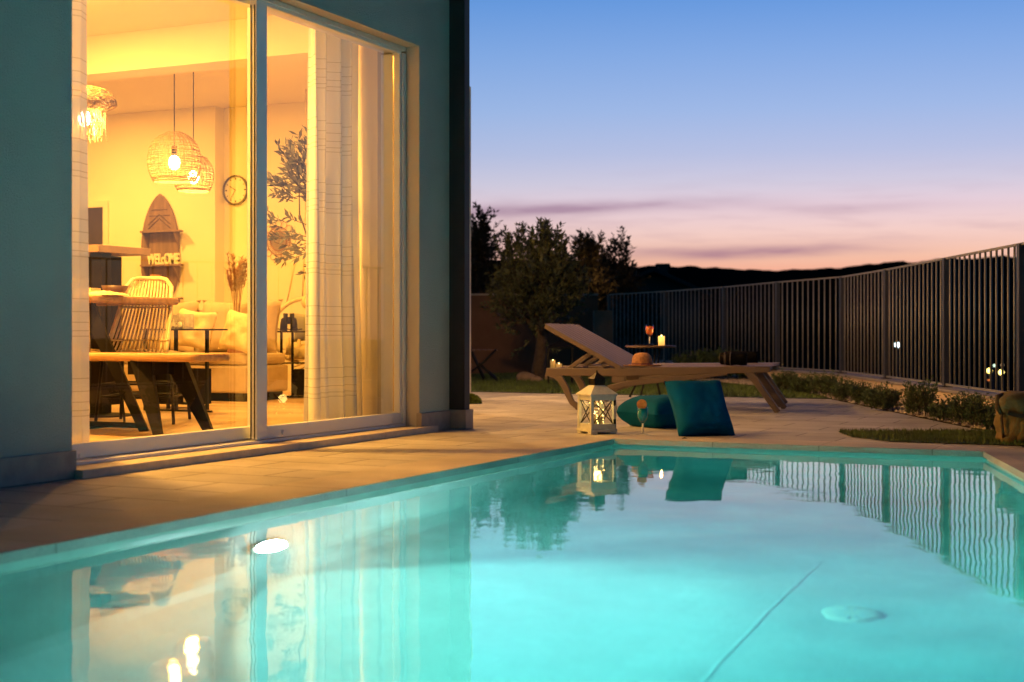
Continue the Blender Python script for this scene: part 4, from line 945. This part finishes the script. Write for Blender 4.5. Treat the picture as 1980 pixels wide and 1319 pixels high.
# ------------------------------------------------------------------ loungers
def lounger():
    t_ = empty('sun_lounger', (0,0,0), label='', cat='sun lounger', group='loungers on the paving')
    W = .62
    def pl(mb, line, w, y0, y1): mb.plate(line, w, lambda a,b: (a,y0,b), lambda a,b: (a,y1,b))
    for y0 in (0, W-.036):
        y1 = y0+.036; mb = MB()
        pl(mb, [(-.005,.300),(.60,.298),(1.0,.312),(1.40,.322),(1.775,.328)], [.060,.062,.060,.052,.040], y0, y1)
        pl(mb, [(.42,.130),(.52,.178),(.64,.208),(.80,.228),(1.00,.250),(1.20,.268),(1.45,.296)], [.040,.046,.046,.044,.042,.036,.02], y0, y1)
        pl(mb, [(.585,.215),(.585,.30)], .11, y0+.003, y1-.003)
        mb.build('side_rail', LOUNG, t_, bevel=.006)
        mb = MB(); pl(mb, [(-.010,.296),(.050,.285),(.105,.245),(.145,.185),(.175,.115),(.205,.055),(.250,.022),(.262,.0)], [.055,.060,.056,.052,.048,.044,.044,.05], y0+.002, y1+.002); mb.build('leg', LOUNG, t_, bevel=.006)
        mb = MB(); pl(mb, [(1.60,.318),(1.67,.23),(1.755,.11),(1.835,0)], [.060,.050,.046,.046], y0+.002, y1+.002); mb.build('leg', LOUNG, t_, bevel=.006)
        mb = MB(); yo = y0+(.045 if y0 == 0 else -.045); pl(mb, [(.16,.318),(.345,.445)], .032, yo, yo+.03); mb.build('prop', LOUNG, t_, bevel=.004)
    mb = MB()
    n = 5; gap = .036; sw_ = (W-gap*(n-1))/n
    for k in range(n):
        y0 = k*(sw_+gap); mb.add([(.60,y0,.338),(1.785,y0,.352),(1.785,y0+sw_,.352),(.60,y0+sw_,.338),(.60,y0+.010,.342),(1.785,y0+.010,.356),(1.785,y0+sw_-.010,.356),(.60,y0+sw_-.010,.342)], [(0,3,2,1),(4,5,6,7),(0,1,5,4),(1,2,6,5),(2,3,7,6),(3,0,4,7)])
    for x in (.7,1.2,1.7): mb.box((x,.037,.318), (x+.04,W-.037,.337))
    mb.build('seat', LOUNG, t_, bevel=.004)
    mb = MB(); a = Vector((.605,.345)); b = Vector((-.015,.680)); d = (b-a).normalized(); nr = Vector((d.y,-d.x)) if d.y < 0 else Vector((-d.y, d.x))
    nr = Vector((.459,.888))
    for k in range(n):
        y0 = k*(sw_+gap); ext = .012*math.sin((k+.5)/n*math.pi)
        p0, p1 = a, b+d*ext
        q0, q1 = a+nr*.007, b+d*ext+nr*.007
        mb.add([(p0.x,y0,p0.y),(p1.x,y0,p1.y),(p1.x,y0+sw_,p1.y),(p0.x,y0+sw_,p0.y),(q0.x,y0+.010,q0.y),(q1.x,y0+.010,q1.y),(q1.x,y0+sw_-.010,q1.y),(q0.x,y0+sw_-.010,q0.y)], [(0,1,2,3),(4,7,6,5),(0,4,5,1),(1,5,6,2),(2,6,7,3),(3,7,4,0)])
    for y0 in (.001, W-.031): mb.plate([(a.x,a.y-.016),(b.x,b.y-.016)], .034, lambda p,q_: (p,y0,q_), lambda p,q_: (p,y0+.03,q_))
    mb.build('backrest', LOUNG, t_, bevel=.004)
    mb = MB(); mb.tube([(.20,.04,.325),(.20,W-.04,.325)], .013, 8); mb.tube([(.34,.04,.440),(.34,W-.04,.440)], .013, 8); mb.tube([(.45,.02,.33),(.45,W-.02,.33)], .012, 8); mb.box((-.0,.038,.285),(.035,W-.036,.325)); mb.build('cross_bar', LOUNG, t_)
    return t_
l1 = lounger(); l1.location = (-4.635,10.46,0); l1.rotation_euler = (0,0,R(9.5)); l1['label'] = 'front beige slatted sun lounger with raised back and straw hat on its seat'
hd = R(9.5); pv = Vector((-math.sin(hd), math.cos(hd), 0)); hv = Vector((math.cos(hd), math.sin(hd), 0))
l2 = dup(l1, Vector(l1.location)+pv*.80-hv*.06, hd, 'rear beige slatted sun lounger beside the front one, far side')
LO = Vector(l1.location)
# hat
b = LO+hv*.735+pv*.22+Vector((0,0,.346)); mb = MB()
t_ = empty('straw_hat', b, label='woven straw hat lying on the seat of the front lounger', cat='hat'); t_.scale = (.86,.86,.9)
mb.lathe([(.098,.006),(.097,.03),(.094,.06),(.085,.088),(.066,.108),(.040,.118),(.001,.121)], 36); mb.build('crown', STRAW, t_)
mb = MB(); mb.lathe([(.099,.012),(.13,.006),(.175,.004),(.185,.010),(.183,.007),(.175,.001),(.13,.002),(.099,.005)], 40); mb.build('brim', STRAW, t_)
mb = MB(); mb.lathe([(.0995,.010),(.0990,.028)], 36); mb.build('hat_band', mat('hat_ribbon', (.16,.06,.06), .8), t_)
# towels
for k, (x, y, r_, lb) in enumerate(((1.50,.15,.052,'rolled black towel on the foot end of the front lounger'),(1.42,.42,.050,'second rolled dark towel just behind the nearer one'))):
    b = LO+hv*x+pv*y+Vector((0,0,.356+r_)); t_ = empty('rolled_towel', b, hd, label=lb, cat='towel', group='rolled towels on the lounger'); mb = MB(); L_ = .16
    mb.tube([(-L_/2+L_*j/8, 0, .0) for j in range(9)], [r_*(.93+.05*math.sin(j*1.2)) for j in range(9)], 20); mb.build('roll', TOWEL, t_)
    mb = MB(); mb.tube([(-L_/2-.004, math.cos(a)*r_*.10*a/2.2, math.sin(a)*r_*.10*a/2.2) for a in [j*.45 for j in range(45)]], .0022, 4); mb.tube([(-L_*.28, math.cos(a)*r_*1.01, math.sin(a)*r_*1.01) for a in [j*.3 for j in range(21)]], .004, 5, closed=True); mb.build('towel_edge', mat('towel_hem', (.16,.13,.12), .9), t_)
b = LO+hv*1.42+pv*1.15+Vector((0,0,.356+.05)); t_ = empty('rolled_towel', b, hd, label='black rolled towel on the rear lounger', cat='towel', group='rolled towels on the lounger')
mb = MB(); mb.tube([(-.14+.28*j/8, 0, 0) for j in range(9)], .05, 18); mb.build('roll', TOWEL, t_)

# ------------------------------------------------------------------ lantern
b = PZ(1154,838,0); b = Vector((b.x,b.y,0)); LB = b
ln_ = empty('lantern', b, R(51), label='white wooden lantern with crossed panes and fairy lights at the pool corner', cat='lantern')
hw = .078; zb0 = .030; zt0 = .232
mb = MB()
for sx in (-1,1):
    for sy in (-1,1): mb.box((sx*hw-.009,sy*hw-.009,.0301), (sx*hw+.009,sy*hw+.009,zt0))
for s_ in (-1,1):
    for (a,c_) in ((.030,.062),(.205,.232)):
        mb.box((-hw+.0092,s_*(hw-.001)-.007,a+.0003), (hw-.0092,s_*(hw-.001)+.007,c_)); mb.box((s_*(hw-.001)-.007,-hw+.0092,a+.0003), (s_*(hw-.001)+.007,hw-.0092,c_))
mb.build('frame', LANT, ln_)
mb = MB(); mb.box((-hw-.014,-hw-.014,.014), (hw+.014,hw+.014,.030))
for sx in (-1,1):
    for sy in (-1,1): mb.box((sx*(hw-.012)-.022,sy*(hw-.012)-.022,0), (sx*(hw-.012)+.022,sy*(hw-.012)+.022,.0139))
mb.build('base', LANT, ln_, bevel=.002)
mb = MB(); e = hw+.016
mb.box((-e,-e,zt0+.0003), (e,e,zt0+.010))
mb.add([(-e,-e,zt0+.0103),(e,-e,zt0+.0103),(e,e,zt0+.0103),(-e,e,zt0+.0103),(-.036,-.036,zt0+.062),(.036,-.036,zt0+.062),(.036,.036,zt0+.062),(-.036,.036,zt0+.062)], [(0,1,5,4),(1,2,6,5),(2,3,7,6),(3,0,4,7),(4,5,6,7),(0,3,2,1)]); mb.build('roof', LANT, ln_)
mb = MB()
for k in range(4):
    a = R(90*k); m3 = Matrix.Rotation(a,3,'Z')
    for sg in (-1,1):
        mid = Vector((0,-hw+.002,.1335)); Ld = math.hypot(2*hw-.02,.143); ang = math.atan2(.143, 2*hw-.02)*sg
        mb.obox(m3 @ (mid+Vector((0,.002*sg,0))), (Ld,.0035,.006), m3 @ Matrix.Rotation(-ang,3,'Y'))
mb.build('cross_bars', LANTM, ln_)
mb = MB()
for k in range(4):
    m3 = Matrix.Rotation(R(90*k),3,'Z'); mb.obox(m3 @ Vector((0,-hw+.010,.1335)), (2*hw-.02,.0015,.143), m3)
mb.build('glass_pane', CLIP, ln_)
zc = zt0+.062
mb = MB()
for k in range(4):                                      # pierced chimney: a grid of bars
    m3 = Matrix.Rotation(R(90*k),3,'Z')
    for j in range(6): mb.obox(m3 @ Vector((-.034+.0136*j,-.034,zc+.021)), (.0055,.003,.040), m3)
    for j in range(5): mb.obox(m3 @ Vector((0,-.0338,zc+.003+.009*j)), (.068,.0028,.0042), m3)
mb.box((-.028,-.028,zc+.002), (.028,.028,zc+.036))
mb.add([(-.040,-.040,zc+.041),(.040,-.040,zc+.041),(.040,.040,zc+.041),(-.040,.040,zc+.041),(0,0,zc+.082)], [(0,1,4),(1,2,4),(2,3,4),(3,0,4),(3,2,1,0)])
mb.tube([(0,0,zc+.075),(0,0,zc+.094)], [.006,.003], 8); mb.build('chimney', LANTM, ln_)
mb = MB(); mb.tube([(.012+hw*.8,-hw-.004,.175),(.012+hw*.8,-hw-.012,.175)], .006, 8); mb.obox((hw-.004,-hw-.011,.19), (.014,.006,.030)); mb.obox((hw-.004,-hw-.011,.075), (.014,.006,.030)); mb.build('hinge', LANTM, ln_)
FAIRY = emis('fairy_light', (1.0,.70,.22), 10)
mb = MB(); s = random.Random(12); wire = [(0,0,.04)]
pos = []
for k in range(64):
    z = .045+.15*s.random()**1.5; r_ = s.uniform(.01,.055); a = s.uniform(0,6.28); p = (r_*math.cos(a), r_*math.sin(a), z); pos.append(p); mb.ball(p, .0026, 6, 4)
mb.build('fairy_lights', FAIRY, ln_)
pos.sort(key=lambda p: p[2]); mb = MB(); mb.tube(pos, .0008, 4, cap=False)
mb.build('light_wire', TRACK, ln_)
mb = MB(); mb.lathe([(.001,.0305),(.036,.0305),(.037,.10),(.034,.102),(.001,.10)], 20); mb.build('candle', mat('cream_wax', (.35,.28,.14), .6), ln_)
l = point('lantern_light', (0,0,.165), .45, .03, (1.0,.62,.16)); l.parent = ln_

# ------------------------------------------------------------------ teal pillows
CW = Matrix.Rotation(YAW,3,'Z')
def frame3(xv, zv):
    xv = Vector(xv).normalized(); zv = Vector(zv); zv = (zv-xv*zv.dot(xv)).normalized(); yv = zv.cross(xv); return Matrix((xv,yv,zv)).transposed()
# leaning pillow: bottom edge along the view's right, leaning left and back
bl = PZ(1333,843,0); br = PZ(1432,843,0)
xv = (br-bl).normalized()*.33 + FW*.10
zv = RT*(-.27)+FW*.15+Vector((0,0,.325))
c_ = (bl+br)/2+zv*.5+FW*.05+RT*.060; c_.z = .158
pillow('teal_pillow', c_, .375, .165, .40, frame3(xv, zv), TEAL, 'teal velvet pillow leaning upright against the lying one by the pool', 'pillow', 'teal pillows at the pool', crease=.012, seed=5, n=24)
m3 = frame3(RT*1.0+FW*.55, Vector((0,0,1)))   # lying: face up
m3 = Matrix.Rotation(YAW+R(32),3,'Z') @ Matrix.Rotation(R(90),3,'X')
q = PZ(1283,826,0); q.z = .092; q += FW*.10
pillow('teal_pillow', q, .45, .215, .45, m3, TEAL, 'teal velvet pillow lying flat behind the cocktail glass', 'pillow', 'teal pillows at the pool', crease=.014, seed=9, n=24)

# ------------------------------------------------------------------ cocktail glass by the pool
def stem_glass(b, h, rb, drink, label, slice_=True, name='cocktail_glass', dcol=(.01,.35,.45), group='cocktail glasses'):
    t_ = empty(name, b, label=label, cat='glass', group=group)
    z1 = h*.42
    mb = MB(); mb.lathe([(.001,.001),(rb*1.0,.001),(rb*.95,.004),(.006,.010),(.0042,.03),(.0042,z1-.01),(.010,z1),(rb*.62,z1+h*.08),(rb*.92,z1+h*.2),(rb*1.0,z1+h*.34),(rb*.90,h),(rb*.88,h),(rb*.96,z1+h*.34),(rb*.88,z1+h*.2),(rb*.58,z1+h*.09),(.001,z1+.006)], 32); mb.build('glass_bowl', CLIP, t_)
    m, n, bb = newmat(name+'_drink'); bb.inputs['Base Color'].default_value = (*dcol,1); bb.inputs['Roughness'].default_value = .15; bb.inputs['Subsurface Weight'].default_value = .3; bb.inputs['Transmission Weight'].default_value = .25
    mb = MB(); mb.tube([(0,0,.012),(0,0,z1-.004)], .0055, 12); mb.build('stem', mat('stem_glass', (.75,.75,.75), .08, .02), t_)  # near-white base colour stands in for the highlight on the clear stem
    mb = MB(); mb.lathe([(.001,z1+.007),(rb*.56,z1+h*.092),(rb*.86,z1+h*.2),(rb*.945,z1+h*.34),(rb*.90,h*.93),(.001,h*.93)], 32); mb.build('drink', m, t_)
    if slice_:
        mb = MB(); c3 = Vector(Lc(-.006,0,h+.012)); mb.tube([c3-FW*.003, c3+FW*.003], .030, 24, smooth=False); mb.build('orange_slice', mat('orange_fruit', (.75,.25,.03), .5, .2, 60), t_)
    return t_
b = PZ(1243,841,0); stem_glass(b, .172, .033, None, 'stemmed glass of turquoise drink with orange slice at the pool edge')

# ------------------------------------------------------------------ round table behind, candle, glass
D = 13.6; zt_ = H-(668-642)/F*D; tb = C((1258-990)/F*D, D, 0)
t_ = empty('garden_table', tb, label='small round dark garden table behind the loungers', cat='table')
mb = MB(); mb.lathe([(.001,zt_-.022),(.235,zt_-.022),(.245,zt_-.011),(.235,zt_),(.001,zt_)], 36); mb.build('table_top', mat('dark_brown_wood', (.07,.035,.02), .5, .2), t_)
for k in range(4):
    a = YAW+R(20+90*k); mb = MB(); mb.tube([(.10*math.cos(a),.10*math.sin(a),zt_-.023),(.07*math.cos(a),.07*math.sin(a),zt_*.55),(.22*math.cos(a),.22*math.sin(a),0)], .011, 7); mb.build('leg', BLACK, t_)
mb = MB(); mb.tube([(.075*math.cos(a),.075*math.sin(a),zt_*.55) for a in [k*6.283/20 for k in range(20)]], .006, 5, closed=True); mb.build('ring_brace', BLACK, t_)
stem_glass(C((1256-990)/F*13.5, 13.5, zt_+.006), .19, .040, None, 'stemmed glass of orange drink on the garden table beside the candle', slice_=False, dcol=(.80,.22,.04))
mb = MB(); v = C((1250-990)/F*13.55, 13.55, zt_+.0005); mb.obox((v.x,v.y,v.z+.003), (.20,.14,.005), Matrix.Rotation(YAW,3,'Z')); mb.build('tray', BLKW, label='thin dark tray beneath the orange drink', cat='tray')
def wax(name, b, r_, h, label, s=1.6, group='lit pillar candles', lp=.4):
    t_ = empty(name, b, label=label, cat='candle', group=group)
    m, n, bb = newmat('lit_wax'); bb.inputs['Base Color'].default_value = (.55,.34,.12,1); bb.inputs['Roughness'].default_value = .5
    tcn = n.nodes.new('ShaderNodeTexCoord'); sp_ = n.nodes.new('ShaderNodeSeparateXYZ'); n.links.new(tcn.outputs['Object'], sp_.inputs[0]); mr = n.nodes.new('ShaderNodeMapRange'); mr.inputs[1].default_value = 0; mr.inputs[2].default_value = h; mr.inputs[3].default_value = s*.45; mr.inputs[4].default_value = s; n.links.new(sp_.outputs[2], mr.inputs[0])
    bb.inputs['Emission Color'].default_value = (1,.50,.10,1); n.links.new(mr.outputs[0], bb.inputs['Emission Strength'])
    mb = MB(); mb.lathe([(.001,0),(r_,0),(r_,h*.97),(r_*.93,h),(r_*.80,h*.97),(r_*.6,h*.9),(.001,h*.88)], 20); mb.build('wax_body', m, t_)
    mb = MB(); mb.ball((0,0,h*.97), (r_*.16,r_*.16,.014), 8, 6); mb.build('flame', emis('flame', (1,.75,.3), 12), t_)
    l = point('candle_light', (0,0,h+.05), lp, .01, (1,.5,.12)); l.parent = t_
wax('candle', C((1279-990)/F*13.45, 13.45, zt_+.001), .030, .088, 'cream lit pillar candle on the garden table right of the drink', 2.2)
# black floor lantern with candles by the tree
D = 16.8; t0 = C((1083-990)/F*D, D, 0)
t_ = empty('floor_lantern', t0, YAW, label='large black metal frame lantern on the lawn beside the olive trunk', cat='lantern'); w = .14
mb = MB()
for sx in (-1,1):
    for sy in (-1,1): mb.box((sx*w-.008,sy*w-.008,0), (sx*w+.008,sy*w+.008,.44))
for z in (.0,.15,.43):
    for s_ in (-1,1): mb.box((-w+.008,s_*w-.008,z), (w-.008,s_*w+.008,z+.014)); mb.box((s_*w-.008,-w+.008,z), (s_*w+.008,w-.008,z+.014))
mb.build('frame', BLACK, t_)
mb = MB(); mb.box((-w,-w,.1645), (w,w,.170)); mb.build('shelf', BLACK, t_)
mb = MB(); mb.add([(-w-.02,-w-.02,.4445),(w+.02,-w-.02,.4445),(w+.02,w+.02,.4445),(-w-.02,w+.02,.4445),(0,0,.53)], [(0,1,4),(1,2,4),(2,3,4),(3,0,4),(3,2,1,0)]); mb.build('roof', BLACK, t_)
wax('candle', t0+RT*(-.085)+Vector((0,0,.171)), .030, .115, 'taller lit pillar candle inside the black floor lantern', .42, lp=.08)
wax('candle', t0+RT*(-.015)-FW*.05+Vector((0,0,.171)), .036, .075, 'shorter wider lit candle inside the black floor lantern', .42, lp=.08)

# folding chair at the house corner
D = 18.0; b = C(-.44, D, 0); t_ = empty('folding_chair', b, YAW, label='dark folding garden chair on the lawn half hidden by the house corner', cat='chair')
SEATM = mat('chair_wood', (.16,.08,.045), .6, .2)
for y in (-.22, .22):
    mb = MB(); mb.tube([(-.22,y,.80),(-.05,y,.32),(.10,y,0)], .014, 6); mb.tube([(.24,y,.40),(.06,y,.22),(-.24,y,0)], .014, 6); mb.tube([(.02,y,.22),(.27,y,.0)], .012, 6); mb.build('side_frame', BLACK, t_)
mb = MB()
for k in range(6): mb.box((-.16+k*.072,-.22,.38), (-.16+k*.072+.055,.22,.398))
mb.build('seat', SEATM, t_)
mb = MB(); mb.box((-.215,-.22,.60), (-.20,.22,.68)); mb.box((-.235,-.22,.71), (-.22,.22,.79)); mb.build('backrest', SEATM, t_)

# ------------------------------------------------------------------ canvas bag at the right
b = PZ(1985,856,0); t_ = empty('canvas_bag', b, YAW, label='olive brown canvas backpack standing at the pool edge on the right', cat='bag')
def blob(mb, c, s, p=.55, seed=0, amp=.02, n=28, m=18):
    c = Vector(c)
    sg = lambda x, e: math.copysign(abs(x)**e, x)
    vs = []
    for i in range(m+1):
        ph = -math.pi/2+math.pi*i/m
        for k in range(n):
            a = 2*math.pi*k/n; v = Vector((s[0]*sg(math.cos(ph),p)*sg(math.cos(a),p), s[1]*sg(math.cos(ph),p)*sg(math.sin(a),p), s[2]*sg(math.sin(ph),p)))
            w_ = amp*(noise.noise(v*7+Vector((seed,0,0)))+.6*noise.noise(v*16+Vector((seed,3,0)))+.7*abs(noise.noise(Vector((v.x*4+v.z*9+seed, v.y*4, v.z*3))))); vs.append(c+v*(1+w_/max(s)*2.2))
    mb.add(vs, [(i*n+k, i*n+(k+1) % n, (i+1)*n+(k+1) % n, (i+1)*n+k) for i in range(m) for k in range(n)], True)
mb = MB(); blob(mb, (0,0,.105), (.150,.10,.105), .5, 1, .022, 48, 30); mb.build('body', CANV, t_)
mb = MB(); blob(mb, (0,-.02,.225), (.150,.105,.062), .62, 4, .016, 44, 26); mb.build('flap', mat('canvas_flap', (.135,.095,.035), .85, .3, 12, .5, 160), t_)
mb = MB(); blob(mb, (.01,-.105,.080), (.095,.035,.068), .5, 7, .014, 36, 22); mb.build('front_pocket', CANV, t_)
mb = MB(); mb.plate([(-.155,.175),(-.09,.158),(.0,.152),(.09,.156),(.16,.17)], .022, lambda a,b_: (a,-.138,b_), lambda a,b_: (a,-.127,b_)); mb.tube([(-.145,-.02,.20),(-.165,-.07,.14),(-.16,-.08,.06),(-.14,-.03,.02)], .009, 6)
mb.tube([(-.14,-.02,.27),(-.175,-.04,.26),(-.18,-.05,.20),(-.155,-.05,.16)], [.012,.016,.016,.012], 8)
mb.build('strap', CANVD, t_)

# ------------------------------------------------------------------ pool fittings and lights
PLM = emis('pool_lamp', (.98,.97,.99), 1950)
for y, lb in ((4.27,'round white underwater lamp glowing on the left pool wall'),(.2,'added underwater lamp out of view on the left pool wall near the viewer')):  # second lamp is added out of view to even the underwater light
    t_ = empty('pool_light', (P[0][0],y,-.70), label=lb, cat='pool light', group='underwater pool lights')
    mb = MB(); mb.tube([(0,0,0),(.020,0,0)], .104, 36); mb.build('ring', WHITEP, t_)
    mb = MB(); mb.ball((.0205,0,0), (.055,.082,.082), 32, 20); mb.build('lamp_lens', PLM if y > 2 else emis('pool_lamp_dim', (.92,.97,1.0), 40), t_)
for o_ in [o for o in bpy.data.objects if o.name == 'pool_light']:
    l = bpy.data.lights.new('pool_beam', 'SPOT'); l.energy = 420; l.color = (1.0,.98,.97); l.spot_size = R(105); l.spot_blend = 1.0; l.shadow_soft_size = .01
    o = bpy.data.objects.new('pool_beam', l); col.objects.link(o); o.parent = o_; o.location = (.085,0,0); o.rotation_euler = (0, -R(50), 0)
b = Vector((-1.02,4.85,DEP)); t_ = empty('floor_drain', b, label='round white drain cover on the pool floor', cat='drain')
mb = MB(); mb.lathe([(.001,.012),(.04,.012),(.085,.010),(.098,.004),(.10,0)], 32); mb.build('cover', WHITEP, t_)
mb = MB()
for k in range(12): a = k*math.pi/6; mb.obox((.055*math.cos(a),.055*math.sin(a),.0125), (.05,.005,.002), Matrix.Rotation(a,3,'Z'))
mb.build('slots', mat('drain_slot', (.5,.62,.7), .5), t_)
mb = MB(); sx_ = Vector((.006,0,0)); mb.add([g0-sx_, g0+sx_, g1+sx_, g1-sx_], [(0,1,2,3)]); mb.build('floor_seam', mat('seam_grey', (.54,.68,.64), .6), kind='structure')
# assumed terrace wall lamps, unseen; rear one added to light lawn and garden wall
for (wx, wy, wz, we, wr, lb) in ((-5.065,9.05,2.50,130,0,'assumed terrace wall lamp above the assumed side window of the house'),(-6.245,10.75,2.25,230,0,'assumed terrace wall lamp in the recess behind the assumed side window'),(-6.50,11.805,2.35,200,90,'added terrace wall lamp on the rear corner of the house facing the lawn')):
  t_ = empty('added_wall_lamp', (wx,wy,wz), R(wr), label=lb, cat='wall lamp', group='added terrace wall lamps')
  mb = MB(); mb.box((0,-.05,-.07), (.02,.05,.07)); mb.tube([(.02,0,0),(.07,0,0)], .012, 8); mb.build('bracket', BLACK, t_)
  mb = MB(); mb.lathe([(.03,.05),(.06,-.02),(.055,-.02),(.027,.045)], 20, (.10,0,0)); mb.build('lamp_shade', BLACK, t_)
  l = point('added_terrace_light', (.10,0,-.09), we, .05, (1,.52,.17)); l.parent = t_  # unseen lamp added to light paving, loungers and lawn warmly


# small dry leaf lying on the far coping
q = PZ(1323,849,.002); mb = MB(); mb.add([(q.x-.018,q.y,.003),(q.x,q.y-.008,.010),(q.x+.02,q.y+.002,.006),(q.x,q.y+.009,.014)], [(0,1,2,3)])
mb.build('fallen_leaf', mat('dry_leaf', (.05,.04,.02), .8, .2), label='small dark dry leaf lying on the far pool coping below the pillow', cat='leaf')
